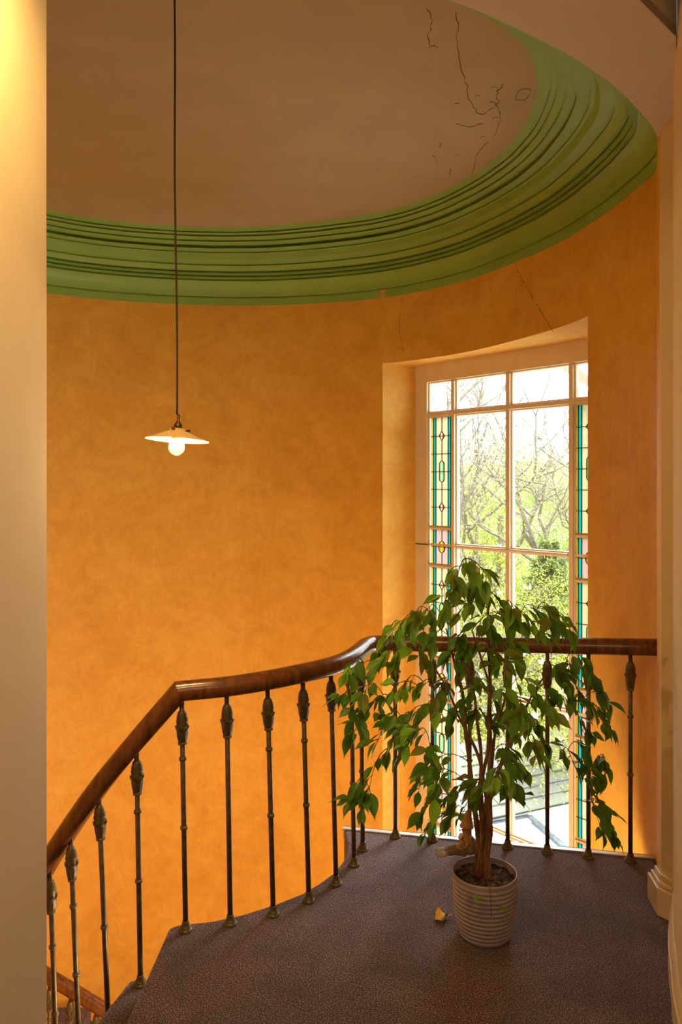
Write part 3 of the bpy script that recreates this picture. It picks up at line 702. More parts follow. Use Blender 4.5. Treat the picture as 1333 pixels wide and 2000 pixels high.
# stems: points relative to the pot centre (x, y, z)
STEMS = [([(-0.006, 0, 0.19), (0.000, -.01, 0.32), (0.012, -.01, 0.50), (0.020, 0, 0.68), (0.016, 0, 0.86), (0.018, .01, 1.03), (0.004, 0, 1.17), (-0.02, -.02, 1.25)], 0.013, 0.003),
         ([(-0.016, .01, 0.19), (-0.024, .01, 0.33), (-0.034, .02, 0.46), (-0.052, .03, 0.60), (-0.060, .05, 0.74), (-0.085, .06, 0.90), (-0.13, .05, 1.05)], 0.011, 0.003),
         ([(0.006, -.012, 0.19), (0.012, -.02, 0.34), (0.018, -.03, 0.49), (0.050, -.05, 0.62), (0.095, -.08, 0.75), (0.15, -.09, 0.86), (0.19, -.09, 0.93)], 0.010, 0.0025),
         ([(0.000, .015, 0.19), (-0.004, .02, 0.36), (-0.006, .03, 0.54), (-0.014, .05, 0.72), (-0.04, .09, 0.90), (-0.06, .11, 1.02)], 0.010, 0.0025),
         ([(-0.012, -.012, 0.19), (-0.014, -.02, 0.34), (-0.02, -.03, 0.50), (0.0, -.05, 0.66), (0.004, -.08, 0.82), (-0.03, -.12, 0.98), (-0.07, -.14, 1.08)], 0.010, 0.0025),
         ([(0.010, .008, 0.19), (0.020, .02, 0.36), (0.028, .03, 0.52), (0.04, .05, 0.64), (0.09, .09, 0.80), (0.12, .10, 0.95)], 0.009, 0.0025),
         ([(-0.004, -.016, 0.19), (0.006, -.022, 0.33), (0.004, -.02, 0.47), (-0.02, -.03, 0.60), (-0.09, -.04, 0.76), (-0.17, -.05, 0.92), (-0.23, -.05, 1.0)], 0.009, 0.002)]
nodes = []
for pts, r0, r1 in STEMS:
    P = resample(catmull(pts, 8), 34); P += np.array([[0.003*math.sin(i*.7+r0*900), 0.003*math.cos(i*.5+r0*500), 0] for i in range(34)])
    mb = MB(); tube(mb, P, np.linspace(r0, r1, 34)*(1+0.1*np.sin(np.arange(34)*1.1)), 9); mb.build('stem', M_bark, fig, True)
    nodes += [Vector(p) for p in P[12:]]
V, F = lathe([(0.030, 0.185), (0.026, 0.215), (0.022, 0.26), (0.017, 0.31), (0.010, 0.36)], 14, lambda r, z, a: (r*(1+.22*math.sin(3*a+z*20)+.1*math.sin(7*a)), z))
mesh_obj('root_crown', V, F, M_bark, fig, True)
def leaf_mat(name, c0, c1, tr):
    m, nt, b = new_mat(name)
    oi = nt.nodes.new('ShaderNodeObjectInfo'); n = nz(nt, 40, 3, vec=coords(nt))
    ad = nt.nodes.new('ShaderNodeMath'); ad.operation = 'MULTIPLY_ADD'; ad.inputs[1].default_value = 0.3
    nt.links.new(n.outputs[0], ad.inputs[0]); nt.links.new(oi.outputs['Random'], ad.inputs[2])
    c = ramp(nt, ad.outputs[0], [(0.1, c0), (1.0, c1)])
    nt.links.new(c, b.inputs['Base Color']); b.inputs['Roughness'].default_value = 0.38; b.inputs['Specular IOR Level'].default_value = 0.45
    t = nt.nodes.new('ShaderNodeBsdfTranslucent')
    hs = nt.nodes.new('ShaderNodeHueSaturation'); hs.inputs['Value'].default_value = 1.7; hs.inputs['Hue'].default_value = 0.485
    nt.links.new(c, hs.inputs['Color']); nt.links.new(hs.outputs[0], t.inputs[0])
    mx = nt.nodes.new('ShaderNodeMixShader'); mx.inputs[0].default_value = tr
    nt.links.new(b.outputs[0], mx.inputs[1]); nt.links.new(t.outputs[0], mx.inputs[2]); nt.links.new(mx.outputs[0], nt.nodes['Material Output'].inputs[0]); return m
M_leafA = leaf_mat('dark_fig_leaf', (0.065, 0.16, 0.012), (0.13, 0.29, 0.020), 0.4)
M_leafB = leaf_mat('bright_fig_leaf', (0.14, 0.33, 0.018), (0.24, 0.50, 0.035), 0.45)
M_leafC = leaf_mat('olive_fig_leaf', (0.14, 0.185, 0.013), (0.22, 0.25, 0.02), 0.4)
def leaf_mesh(L, W, fold, curl, wave, mat):
    # origin at the base, +Y to the tip, +Z the upper face
    st = [(0, .02), (.04, .12), (.12, .52), (.25, .88), (.38, 1.0), (.52, .93), (.66, .70), (.78, .38), (.86, .16), (.93, .07), (1.0, .015)]
    V = []
    for t, ww in st:
        y = L*t; zc = -curl*L*t*t; h = W*0.5*ww; wv = wave*math.sin(t*9)*h
        V += [(-h, y, zc+fold*h+wv), (-h*.5, y, zc+fold*h*.4), (0, y, zc-0.0004), (h*.5, y, zc+fold*h*.4), (h, y, zc+fold*h-wv)]
    F = [(5*i+k, 5*i+k+1, 5*i+k+6, 5*i+k+5) for i in range(len(st)-1) for k in range(4)]
    # petiole
    k = len(V); r = 0.0009
    V += [(-r, -0.014, -r), (r, -0.014, -r), (r, 0.004, -r), (-r, 0.004, -r), (-r, -0.014, r), (r, -0.014, r), (r, 0.004, r), (-r, 0.004, r)]
    F += [tuple(k+i for i in q) for q in [(0,1,2,3),(7,6,5,4),(0,4,5,1),(1,5,6,2),(2,6,7,3),(3,7,4,0)]]
    me = bpy.data.meshes.new('leaf'); me.from_pydata(V, [], F); me.materials.append(mat)
    me.polygons.foreach_set('use_smooth', [True]*len(me.polygons)); return me
LEAF = {}
for key, m in (('A', M_leafA), ('B', M_leafB), ('C', M_leafC)):
    LEAF[key] = [leaf_mesh(0.078, 0.036, .35, .12, .12, m), leaf_mesh(0.070, 0.033, .2, .30, .2, m), leaf_mesh(0.086, 0.038, .45, .2, .08, m), leaf_mesh(0.062, 0.030, .3, .05, .15, m)]
CLUSTERS = [(0.387,2.469,1.292), (0.427,2.395,1.293), (0.485,2.548,1.249), (0.365,2.43,1.243), (0.343,2.39,1.184), (0.336,2.559,1.121), (0.522,2.822,1.152), (0.46,2.759,1.137), (0.476,2.741,1.204), (0.334,2.471,1.197), (0.411,2.622,1.122), (0.292,2.509,1.136), (0.239,2.483,1.123), (0.193,2.485,1.1), (0.159,2.541,1.059), (0.138,2.721,0.966), (0.124,2.697,0.924), (0.244,2.726,1.02), (0.192,2.516,0.996), (0.264,2.531,0.993), (0.328,2.666,1.013), (0.178,2.687,0.986), (0.237,2.743,1.066), (0.3,2.772,1.033), (0.141,2.518,0.979), (0.416,2.658,1.036), (0.476,2.692,0.975), (0.513,2.606,1.064), (0.53,2.439,1.136), (0.606,2.592,1.098), (0.537,2.397,1.18), (0.586,2.828,1.108), (0.628,2.787,0.989), (0.518,2.628,0.954), (0.535,2.501,0.983), (0.441,2.812,0.874), (0.361,2.64,0.88), (0.515,2.803,0.839), (0.398,2.777,0.939), (0.601,2.609,0.984), (0.469,2.557,1.099), (0.425,2.654,0.975), (0.663,2.577,1.138), (0.678,2.475,1.135), (0.722,2.541,1.09), (0.725,2.744,1.029), (0.738,2.469,1.098), (0.601,2.398,1.127), (0.791,2.658,0.929), (0.82,2.569,0.967), (0.858,2.632,0.9), (0.877,2.622,0.864), (0.745,2.56,0.918), (0.929,2.696,0.794), (0.876,2.582,0.774), (0.92,2.619,0.727), (0.75,2.519,0.843), (0.739,2.664,0.82), (0.646,2.508,0.846), (0.619,2.538,0.906), (0.836,2.689,0.742), (0.839,2.584,0.721), (0.811,2.636,0.864), (0.866,2.724,0.795), (0.844,2.55,0.809), (0.667,2.434,0.834), (0.812,2.554,0.671), (0.903,2.671,0.603), (0.921,2.646,0.563), (0.833,2.566,0.586), (0.785,2.568,0.614), (0.728,2.501,0.68), (0.863,2.618,0.464), (0.886,2.571,0.463), (0.902,2.659,0.372), (0.957,2.683,0.329), (0.064,2.688,0.882), (0.024,2.602,0.925), (0.01,2.716,0.806), (0.045,2.649,0.789), (0.096,2.674,0.778), (0.137,2.696,0.754), (0.062,2.623,0.74), (0.163,2.605,0.833), (0.206,2.487,0.899), (0.264,2.562,0.879), (0.25,2.786,0.727), (0.278,2.537,0.784), (0.085,2.605,0.854), (0.175,2.518,0.793), (0.042,2.644,0.702), (0.309,2.511,0.837), (0.125,2.535,0.711), (0.177,2.756,0.607), (0.201,2.591,0.646), (0.224,2.504,0.71), (0.281,2.412,0.724), (0.242,2.432,0.77), (0.191,2.508,0.746), (0.331,2.688,0.57), (0.27,2.459,0.642), (0.295,2.396,0.585), (0.359,2.601,0.485), (0.274,2.501,0.492), (0.314,2.825,0.265), (0.315,2.428,0.616), (0.27,2.623,0.515), (0.063,2.649,0.519), (0.099,2.657,0.498), (0.042,2.649,0.465), (0.081,2.651,0.447), (0.372,2.478,0.539), (0.41,2.799,0.348), (0.444,2.773,0.363), (0.464,2.602,0.52), (0.481,2.359,0.663), (0.538,2.478,0.652), (0.557,2.475,0.603), (0.571,2.461,0.559), (0.468,2.462,0.595), (0.624,2.79,0.576), (0.598,2.438,0.748), (0.62,2.408,0.71), (0.738,2.793,0.626), (0.626,2.637,0.58), (0.601,2.856,0.71), (0.572,2.555,0.833), (0.703,2.791,0.688), (0.529,2.683,0.722), (0.487,2.755,0.736), (0.428,2.728,0.748), (0.434,2.6,0.838), (0.512,2.394,0.927), (0.585,2.465,0.825), (0.551,2.798,0.784), (0.402,2.802,0.689), (0.631,2.818,0.646)]
rn = random.Random(11)
cl_ = [Vector(c)-FO for c in CLUSTERS]
cl_.sort(key=lambda c: (Vector((c.x, c.y, 0)).length-0.15*c.z))
leaves = []
for c in cl_:
    hd = Vector((c.x, c.y, 0))
    # nearest place to spring from: prefer wood nearer the trunk and not below the cluster
    def cost(n):
        d = (n-c); inner = Vector((n.x, n.y, 0)).length
        return d.length+max(0, c.z-n.z)*0.4+max(0, inner-hd.length)*3+(0.25 if d.length < 0.03 else 0)
    n0 = min(nodes, key=cost)
    mid = n0*0.45+c*0.55+Vector((0, 0, 0.05+0.12*(n0-c).length))+Vector((rn.uniform(-.02, .02), rn.uniform(-.02, .02), 0))
    k = max(5, int((c-n0).length/0.03)); P = []
    for i in range(k+1):
        t = i/k; P.append(n0*(1-t)**2+mid*2*t*(1-t)+c*t*t)
    L = (c-n0).length
    mb = MB(); tube(mb, P, np.linspace(0.0011+0.0055*L if L < .5 else 0.0038, 0.0010, k+1), 5); mb.build('twig', M_twig, fig, True)
    nodes += P[2:]
    out = (P[-1]-P[-3]).normalized()
    for j in range(6):
        base = P[-1] if j < 3 else P[max(1, len(P)+1-j)]
        if base.length < 0.2 and j: continue
        az = rn.uniform(-1, 1)*1.1
        dirv = Matrix.Rotation(az, 3, 'Z') @ Vector((out.x, out.y, 0))
        if dirv.length < 0.2: dirv = Vector((rn.uniform(-1, 1), rn.uniform(-1, 1), 0))
        dirv = dirv.normalized()*rn.uniform(0.25, 0.75)+Vector((0, 0, -rn.uniform(0.35, 1.0)))
        if rn.random() < 0.14: dirv.z *= 0.15
        leaves.append((base, dirv.normalized(), rn.random(), rn.uniform(.74, 1.10)))
def leaf_matrix(base, d, sc, rnd):
    side = d.cross(Vector((0, 0, 1)));
    if side.length < 0.1: side = Vector((1, 0, 0))
    side.normalize(); up = side.cross(d).normalized()
    roll = Matrix.Rotation((rnd-.5)*1.7, 3, d); side = roll @ side; up = roll @ up
    M = Matrix((side, d, up)).transposed().to_4x4(); M.translation = base+d*0.013
    return M @ Matrix.Scale(sc, 4)
# the leaves nearest the viewer are parts; the few behind them are one part
cam_p = Vector((0, 0, 1.55))-FO
leaves.sort(key=lambda l: (l[0]-cam_p).length)
far = MB()
for i, (b_, d_, r_, sc_) in enumerate(leaves):
    edge = Vector((b_.x, b_.y, 0)).length
    key = 'B' if (r_ < (0.45 if edge > 0.3 else 0.2)) else ('C' if r_ > 0.74 else 'A')
    me = LEAF[key][int(r_*977) % 4]; Mx = leaf_matrix(b_, d_, sc_, (r_*37) % 1)
    if i < 300:
        o = link('leaf', me, fig); o.matrix_local = Mx
    else:
        far.add([tuple(Mx @ v.co) for v in me.vertices], [tuple(p.vertices) for p in me.polygons])
if far.v:
    fo = far.build('foliage', M_leafA, fig, True); fo['kind'] = 'stuff'
# trailing shoot over the rim with two small leaves
mb = MB(); tube(mb, [(-0.01, -0.03, 0.24), (-0.006, -0.075, 0.225), (-0.004, -0.115, 0.222), (-0.002, -0.122, 0.18), (0.0, -0.122, 0.13)], 0.0012, 5); mb.build('trailing_shoot', M_twig, fig, True)
for (x, z, dx, dz, s) in ((-0.012, 0.190, -1, .10, .6), (0.012, 0.172, 1, -.55, .6), (0.030, 0.145, .6, -.9, .4)):
    o = link('leaf', LEAF['B'][0], fig); o.matrix_local = leaf_matrix(Vector((x, -0.126, z)), Vector((dx, -0.12, dz)).normalized(), s, .5)

# fallen leaf on the carpet
M_dry = noisy('dry_yellow_leaf', (0.62, 0.30, 0.012), (0.80, 0.50, 0.03), 30, 0.6, 0.3, 0.002, 90)
M_brownleaf = noisy('dry_brown_leaf', (0.20, 0.085, 0.022), (0.34, 0.16, 0.05), 30, 0.7, 0.3, 0.002, 90)
dl = leaf_mesh(0.062, 0.056, .55, .38, .5, M_dry)
o = link('fallen_leaf', dl); o.location = (0.385, 2.735, 0.012); o.rotation_euler = (0.0, 0.1, 1.75)
tag(o, 'curled dry yellow leaf lying on the carpet left of the pot', 'leaf')

# ------------------------------------------------------------------ seated figurine on the back of the pot
GX, GY, GZ = 0.455, 2.735, 0.222
gn = empty('figurine', (GX, GY, GZ-0.002)); gn.scale = (1.12, 1.12, 1.12)
tag(gn, 'small seated figurine in a tall pointed tan hat on the pot rim behind the stems', 'figurine')
M_clay = noisy('terracotta_skin', (0.44, 0.20, 0.075), (0.56, 0.28, 0.11), 30, 0.6, 0.2, 0.001, 90)
M_hat = noisy('tan_felt_hat', (0.42, 0.20, 0.06), (0.52, 0.27, 0.09), 40, 0.8, 0.3, 0.001, 160)
M_tun = noisy('grey_brown_tunic', (0.17, 0.13, 0.075), (0.26, 0.21, 0.13), 40, 0.8, 0.3, 0.001, 160)
M_boot = noisy('off_white_boot', (0.55, 0.53, 0.48), (0.70, 0.68, 0.62), 40, 0.6, 0.2, 0.001, 100)
def skin(name, pts, edges, radii, mat, parent, root=0, sub=2):
    me = bpy.data.meshes.new(name); me.from_pydata(pts, edges, []); o = link(name, me, parent); me.materials.append(mat)
    m = o.modifiers.new('skin', 'SKIN'); m.use_smooth_shade = True
    for i, r in enumerate(radii): me.skin_vertices[0].data[i].radius = (r, r)
    me.skin_vertices[0].data[root].use_root = True
    s = o.modifiers.new('sub', 'SUBSURF'); s.levels = s.render_levels = sub; return o
# facing -x; one continuous body: pelvis, chest, neck, head, both arms bent with the hands at the chin, both legs stretched forward
pts = [(0, 0, .018), (.002, 0, .040), (.002, 0, .060), (-.003, 0, .072), (-.006, 0, .086), (-.008, 0, .098),
       (-.002, -.019, .058), (-.014, -.024, .040), (-.026, -.010, .062), (-.002, .019, .058), (-.014, .024, .040), (-.026, .010, .062),
       (-.040, -.014, .026), (-.076, -.014, .016), (-.040, .014, .026), (-.076, .014, .018)]
eds = [(0, 1), (1, 2), (2, 3), (3, 4), (4, 5), (2, 6), (6, 7), (7, 8), (2, 9), (9, 10), (10, 11), (0, 12), (12, 13), (0, 14), (14, 15)]
rad = [.019, .020, .016, .009, .0165, .012, .009, .007, .006, .009, .007, .006, .0085, .0065, .0085, .0065]
body = skin('body', pts, eds, rad, M_clay, gn)
skin('tunic', [(0, 0, .012), (.002, 0, .036), (.003, 0, .058), (.0, 0, .068)], [(0, 1), (1, 2), (2, 3)], [.030, .030, .024, .013], M_tun, gn)
for y in (-.014, .014):
    skin('trouser_leg', [(-.004, y, .018), (-.040, y, .026), (-.068, y, .018)], [(0, 1), (1, 2)], [.0125, .0105, .0085], M_tun, body)
V, F = lathe([(0.022, 0.0), (0.0205, 0.004), (0.018, 0.012), (0.012, 0.032), (0.006, 0.052), (0.0015, 0.064)], 18)
Rh = Matrix.Translation((-.004, 0, .098)) @ Matrix.Rotation(math.radians(8), 4, 'Y')
mesh_obj('hat', [tuple(Rh @ Vector(v)) for v in V], F, M_hat, gn, True)
for y in (-.014, .014):
    skin('boot', [(-.070, y, .018), (-.090, y, .014), (-.106, y, .024)], [(0, 1), (1, 2)], [.009, .010, .005], M_boot, body)
skin('nose', [(-.022, 0, .088), (-.028, 0, .086)], [(0, 1)], [.005, .0045], M_clay, body, sub=1)
M_eye = noisy('dark_eye', (0.01, 0.008, 0.006), (0.02, 0.015, 0.01), 20, 0.3, 0)
for y in (-.007, .007):
    bm = bmesh.new(); bmesh.ops.create_icosphere(bm, subdivisions=1, radius=.0022); me = bpy.data.meshes.new('eye'); bm.to_mesh(me); bm.free(); me.materials.append(M_eye)
    link('eye', me, body, (-.0205, y, .092))
skin('beard', [(-.016, 0, .078), (-.024, 0, .066), (-.024, 0, .054)], [(0, 1), (1, 2)], [.010, .008, .003], M_boot, body)
# ------------------------------------------------------------------ outside the window
Z_GR = -3.8
M_lawn = noisy('garden_grass', (0.09, 0.15, 0.03), (0.20, 0.26, 0.07), 1.2, 0.9, 0.4, 0.03, 12)
V, F = [], []
n = 40
for i in range(n+1):
    for j in range(n+1):
        x = -14+42*i/n; y = 5.6+40*j/n; h = Z_GR+max(0, y-15)*0.22+0.15*math.sin(x*.7+y*.4)
        V.append((x, y, h))
for i in range(n):
    for j in range(n): F.append((i*(n+1)+j, (i+1)*(n+1)+j, (i+1)*(n+1)+j+1, i*(n+1)+j+1))
g = mesh_obj('ground', V, F, M_lawn, smooth=True); tag(g, 'sloping green garden ground outside the window', 'ground', kind='structure')
def ground_z(x, y): return Z_GR+max(0, y-15)*0.22+0.15*math.sin(x*.7+y*.4)
def fol_mat(name, c0, c1, tr=0.3):
    m, nt, b = new_mat(name)
    gi = nt.nodes.new('ShaderNodeNewGeometry')
    c = ramp(nt, gi.outputs['Random Per Island'], [(0.0, c0), (1.0, c1)])
    nt.links.new(c, b.inputs['Base Color']); b.inputs['Roughness'].default_value = 0.8; b.inputs['Specular IOR Level'].default_value = 0.1
    t = nt.nodes.new('ShaderNodeBsdfTranslucent'); nt.links.new(c, t.inputs[0])
    mx = nt.nodes.new('ShaderNodeMixShader'); mx.inputs[0].default_value = tr
    nt.links.new(b.outputs[0], mx.inputs[1]); nt.links.new(t.outputs[0], mx.inputs[2]); nt.links.new(mx.outputs[0], nt.nodes['Material Output'].inputs[0]); return m
M_fy = fol_mat('yellow_green_leaves', (0.22, 0.26, 0.03), (0.46, 0.44, 0.12), 0.45)
M_fg = fol_mat('fresh_green_leaves', (0.15, 0.24, 0.04), (0.34, 0.40, 0.10), 0.45)
M_fd = fol_mat('layered_conifer_needles', (0.17, 0.26, 0.07), (0.42, 0.46, 0.19), 0.45)
M_fb = fol_mat('budding_leaves', (0.24, 0.21, 0.13), (0.40, 0.36, 0.21), 0.45)
M_petal = fol_mat('white_petals', (0.85, 0.83, 0.81), (0.92, 0.90, 0.88), 0.4)
M_trunk = noisy('grey_brown_trunk', (0.16, 0.13, 0.095), (0.27, 0.23, 0.17), 12, 0.9, 0.5, 0.02, 30)
NPR = np.random.RandomState(5)
def leaves_mesh(name, P, size, mat, parent, flat=0.0):
    n = len(P); d = NPR.normal(size=(n, 3)); d[:, 2] *= (1-flat); d /= np.linalg.norm(d, axis=1)[:, None]
    e = NPR.normal(size=(n, 3)); 
    if flat: e[:, 2] *= (1-flat)
    e -= d*np.sum(d*e, 1)[:, None]; e /= np.linalg.norm(e, axis=1)[:, None]
    s = size*NPR.uniform(.6, 1.3, (n, 1))
    V = np.stack([P-d*s*.5, P+e*s*.28, P+d*s*.5, P-e*s*.28], 1).reshape(-1, 3)
    me = bpy.data.meshes.new(name); me.vertices.add(4*n); me.vertices.foreach_set('co', V.ravel())
    me.loops.add(4*n); me.loops.foreach_set('vertex_index', np.arange(4*n, dtype=np.int32))
    me.polygons.add(n); me.polygons.foreach_set('loop_start', np.arange(0, 4*n, 4, dtype=np.int32))
    me.update(calc_edges=True); me.materials.append(mat); o = link(name, me, parent); o['kind'] = 'stuff'; return o
def branch_tree(rn, start, d, L, r, depth, segs, spread=0.6, up=0.12):
    P = [Vector(start)]; d = Vector(d).normalized(); k = 5
    for i in range(k):
        d = (d+Vector((rn.uniform(-.16, .16), rn.uniform(-.16, .16), rn.uniform(-.06, .16)+up*.2))).normalized(); P.append(P[-1]+d*L/k)
    segs.append((P, r, r*0.55))
    if depth == 0: return
    for j in range(3 if depth > 1 else 4):
        i = rn.randint(2, k); q = Vector((rn.uniform(-1, 1), rn.uniform(-1, 1), rn.uniform(-.3, .6))).normalized()
        branch_tree(rn, P[i], (d*(1-spread)+q*spread).normalized(), L*rn.uniform(.55, .75), r*0.58, depth-1, segs, spread, up)
def tree(name, x, y, H, label, cat, mat, nleaf, size, seed, depth=4, r=0.09, lean=(0, 0), spread=.6, blossoms=0, jitter=.25, flat=0., group='garden trees outside the window', L0=.42):
    rn = random.Random(seed); z0 = ground_z(x, y)-0.05
    t = empty(name, (x, y, z0)); tag(t, label, cat, group)
    segs = []; branch_tree(rn, (0, 0, 0), (lean[0], lean[1], 1), H*L0, r, depth, segs, spread)
    mb = MB()
    for P, a, b in segs: tube(mb, P, np.linspace(a, b, len(P)), 5 if a > .02 else 4, False)
    mb.build('trunk', M_trunk, t, True)
    tips = np.array([tuple(p) for P, a, b in segs if a < r*.3 for p in P[1:]])
    if nleaf:
        Q = tips[NPR.randint(0, len(tips), nleaf)]+NPR.normal(size=(nleaf, 3))*jitter*np.array([1, 1, 1-flat*.7])
        leaves_mesh('leaves', Q, size, mat, t, flat)
    for i in range(blossoms):
        c = tips[NPR.randint(0, len(tips))]+NPR.normal(size=3)*jitter*1.05
        V, F = [], []
        for k in range(6):
            a = k*math.pi/3+rn.random(); s = 0.075
            b0 = len(V); V += [(0, 0, 0), (s*.5*math.cos(a-.5), s*.5*math.sin(a-.5), s*.5), (s*.75*math.cos(a), s*.75*math.sin(a), s*.95), (s*.5*math.cos(a+.5), s*.5*math.sin(a+.5), s*.5)]
            F.append((b0, b0+1, b0+2, b0+3))
        o = mesh_obj('blossom', V, F, M_petal, t); o.location = c; o.rotation_euler = (rn.uniform(-.9, .9), rn.uniform(-.9, .9), rn.uniform(0, 6))
    return t
def shrub(name, x, y, R, H, label, mat, n, size, seed, flat=0., tiers=0, group='garden shrubs and conifers outside the window', z0=None, cat='shrub'):
    rn = random.Random(seed); z0 = ground_z(x, y)-0.05 if z0 is None else z0
    t = empty(name, (x, y, z0)); tag(t, label, cat, group)
    mb = MB()
    for k in range(9):
        a = rn.uniform(0, 6.28); rr = rn.uniform(.3, .85)*R
        P = [Vector((0.05*math.cos(a), 0.05*math.sin(a), 0)), Vector((rr*.4*math.cos(a), rr*.4*math.sin(a), H*.45)), Vector((rr*math.cos(a), rr*math.sin(a), H*rn.uniform(.6, .95)))]
        tube(mb, resample(catmull(P, 4), 7), np.linspace(.035, .008, 7), 5, False)
    mb.build('stems', M_trunk, t, True)
    if tiers:
        tube_m = MB(); tube(tube_m, [(0, 0, 0), (0.02, 0, H*.5), (0, 0, H)], [.09, .06, .015], 7); tube_m.build('trunk', M_trunk, t, True)
        k = NPR.randint(0, tiers, n); f = (k+.5)/tiers; rad = R*(1.05-f)*np.sqrt(NPR.uniform(0.02, 1, n)); a = NPR.uniform(0, 6.283, n)
        Q = np.stack([rad*np.cos(a), rad*np.sin(a), H*f-0.28*rad/R+NPR.normal(size=n)*.045+0.10*np.sin(a*3+k)], 1)
    else:
        u = NPR.normal(size=(n, 3)); u /= np.linalg.norm(u, axis=1)[:, None]; u *= NPR.uniform(.55, 1.0, (n, 1))**.6
        lump = 1+.22*np.sin(u[:, 0]*7+seed)*np.cos(u[:, 1]*6+seed*2)+.15*np.sin(u[:, 2]*9)
        Q = u*lump[:, None]*np.array([R, R, H*.55])+np.array([0, 0, H*.52]); Q[:, 2] = np.maximum(Q[:, 2], .05)
    leaves_mesh('leaves', Q, size, mat, t, flat); return t
tree('bare_tree', 2.45, 13.5, 9.8, 'tall bare tree with a forked grey trunk seen through the upper left panes', 'tree', M_fb, 1500, .05, 21, 5, .17, (.02, 0), .55)
tree('bare_tree', 3.35, 16.5, 10.5, 'slender bare tree just right of the forked trunk', 'tree', M_fb, 1500, .05, 8, 5, .13, (0, 0), .5)
tree('budding_tree', 5.0, 14.5, 7.8, 'budding tree with brownish new leaves behind the right panes', 'tree', M_fb, 14000, .05, 13, 5, .14, (0, 0), .6)
tree('magnolia', 3.05, 11.2, 5.6, 'magnolia covered in white blossoms in the middle of the view', 'tree', M_fy, 20000, .042, 31, 5, .09, (0, 0), .62, 190, .3)
tree('magnolia', 1.75, 11.6, 5.0, 'smaller white-flowered magnolia behind the left pane', 'tree', M_fy, 16000, .042, 37, 5, .08, (0, 0), .62, 100, .3)
shrub('yellow_green_shrub', 2.4, 17.0, 2.2, 4.6, 'large pale yellow-green shrub under the bare trees', M_fy, 26000, .06, 3)
shrub('green_shrub', 5.6, 12.0, 1.9, 4.4, 'big fresh green shrub at the right of the garden', M_fg, 26000, .06, 5)
shrub('conifer', 3.6, 13.2, 2.1, 4.3, 'layered light green conifer below the white blossoms', M_fd, 60000, .05, 9, .75, 15, cat='tree')
shrub('conifer', 1.55, 14.4, 1.7, 4.6, 'paler layered conifer behind the plant', M_fd, 40000, .05, 10, .75, 13, cat='tree')
shrub('low_shrub', 1.5, 10.3, .7, 2.5, 'low bright lime green shrub at the foot of the left pane', M_fy, 16000, .045, 12)
shrub('low_shrub', 3.3, 10.9, .8, 2.2, 'low green shrub above the slate roof', M_fg, 14000, .045, 14)
shrub('hedge', 8.5, 17.5, 2.6, 5.0, 'tall hedge of green leaves at the far right of the garden', M_fg, 20000, .08, 15)
shrub('hedge', -2.2, 15.5, 2.8, 5.0, 'tall hedge of green leaves at the far left of the garden', M_fg, 16000, .08, 16)
shrub('hedge', 4.2, 22.5, 3.6, 4.6, 'distant rounded green hedge at the back of the garden', M_fg, 26000, .09, 18)

# neighbouring roof below the window
ob = empty('outbuilding', (2.1, 8.6, Z_GR)); OB = Vector(ob.location)
tag(ob, 'low outbuilding with mossy slate courses above a white flat roof', 'building')
M_slate = noisy('mossy_slate', (0.09, 0.10, 0.105), (0.14, 0.15, 0.10), 3, 0.6, 0.3, 0.006, 30)
M_flash = noisy('blue_grey_lead_flashing', (0.03, 0.045, 0.055), (0.08, 0.10, 0.115), 14, 0.5, 0.4, 0.004, 60)
M_roofw = noisy('white_roof_membrane', (0.78, 0.78, 0.78), (0.84, 0.84, 0.84), 3, 0.55, 0.1, 0.003, 30)
ex = Vector((0.915, 0.403, 0)); up = Vector((-0.403, 0.915, 0)); E0 = Vector((1.56, 8.14, -2.0))
sl = math.radians(24); us = up*math.cos(sl)+Vector((0, 0, math.sin(sl))); nm = us.cross(ex)*-1
if nm.z < 0: nm = -nm
rs = random.Random(2)
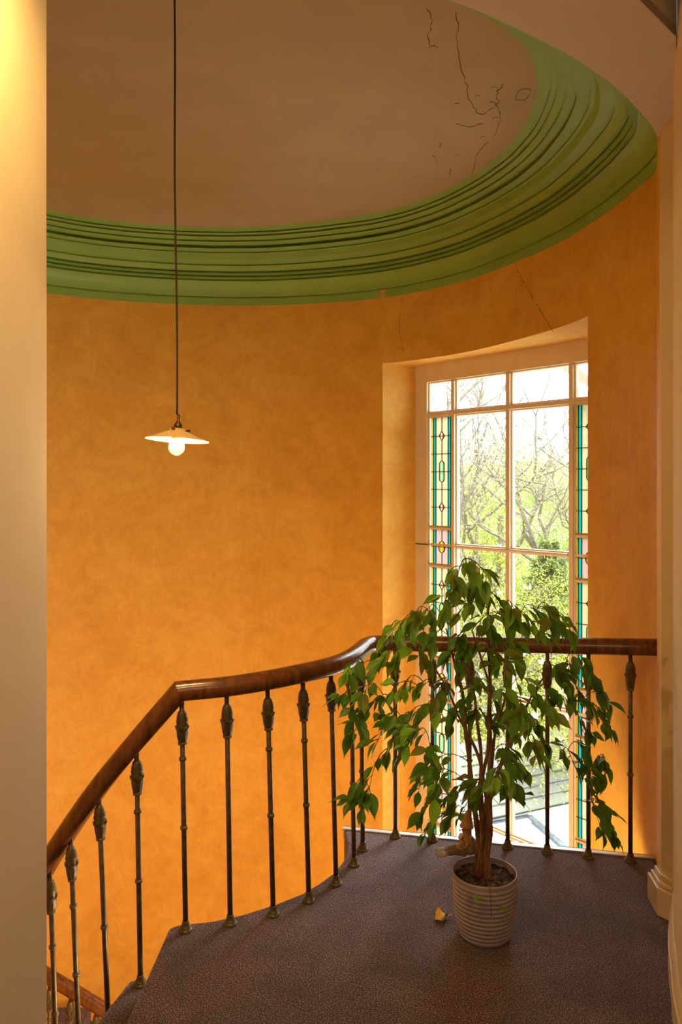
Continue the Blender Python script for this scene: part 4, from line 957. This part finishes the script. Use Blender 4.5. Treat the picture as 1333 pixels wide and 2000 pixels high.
for c in range(7):
    mb = MB(); s = -1.6
    while s < 4.2:
        wd_ = 0.30+rs.uniform(-.03, .03); lift = rs.uniform(0, .008); b = E0+ex*s+us*(0.15*c-.02+rs.uniform(-.006, .006)); e = ex*(wd_-.006)
        q = us*0.21; t0 = nm*(0.030+lift); t1 = nm*(0.006+lift); th = nm*-0.014
        mb.box8([b+t0+th-OB, b+e+t0+th-OB, b+e+q+t1+th-OB, b+q+t1+th-OB, b+t0-OB, b+e+t0-OB, b+e+q+t1-OB, b+q+t1-OB]); s += wd_
    o = mb.build('slate_course', M_slate, ob)
def slab(name, corners, th, mat):
    mb = MB(); mb.box8([Vector(p)-Vector((0, 0, th))-OB for p in corners]+[Vector(p)-OB for p in corners]); return mb.build(name, mat, ob)
f0 = E0-ex*1.7; f1 = E0+ex*4.3; dn = Vector((0, 0, -1))
slab('flashing_strip', [f0-up*.16+dn*.05, f1-up*.16+dn*.05, f1+up*.05+dn*.02, f0+up*.05+dn*.02], .02, M_roofw)
slab('flat_roof', [f0-up*2.6+dn*.14, f1-up*2.6+dn*.14, f1+up*.02+dn*.06, f0+up*.02+dn*.06], .12, M_roofw)
slab('roof_deck', [f0+us*-.02+dn*.03, f1+us*-.02+dn*.03, f1+us*1.05+dn*.03, f0+us*1.05+dn*.03], .05, M_slate)
for i, (p, q) in enumerate([((1.36, 8.02), (2.05, 8.30)), ((2.05, 8.30), (2.40, 7.15))]):
    a = Vector((*p, -2.055)); b = Vector((*q, -2.055)) if i == 0 else Vector((*q, -2.115))
    d = (b-a).normalized(); sd = Vector((-d.y, d.x, 0)).normalized()
    mb = MB(); ww = .045 if i == 0 else .055
    mb.box8([a-sd*ww-OB+dn*.05, b-sd*ww-OB+dn*.05, b+sd*ww-OB+dn*.05, a+sd*ww-OB+dn*.05, a-sd*ww*.6-OB-dn*.03, b-sd*ww*.6-OB-dn*.03, b+sd*ww*.6-OB-dn*.03, a+sd*ww*.6-OB-dn*.03]); mb.build('ridge_flashing', M_flash, ob)
wl = [f0-up*2.5, f1-up*2.5, f1+up*.9, f0+up*.9]
V, F = prism([(p.x-OB.x, p.y-OB.y) for p in wl], 0, -2.18-Z_GR); mesh_obj('wall', V, F, M_white_ext, ob)
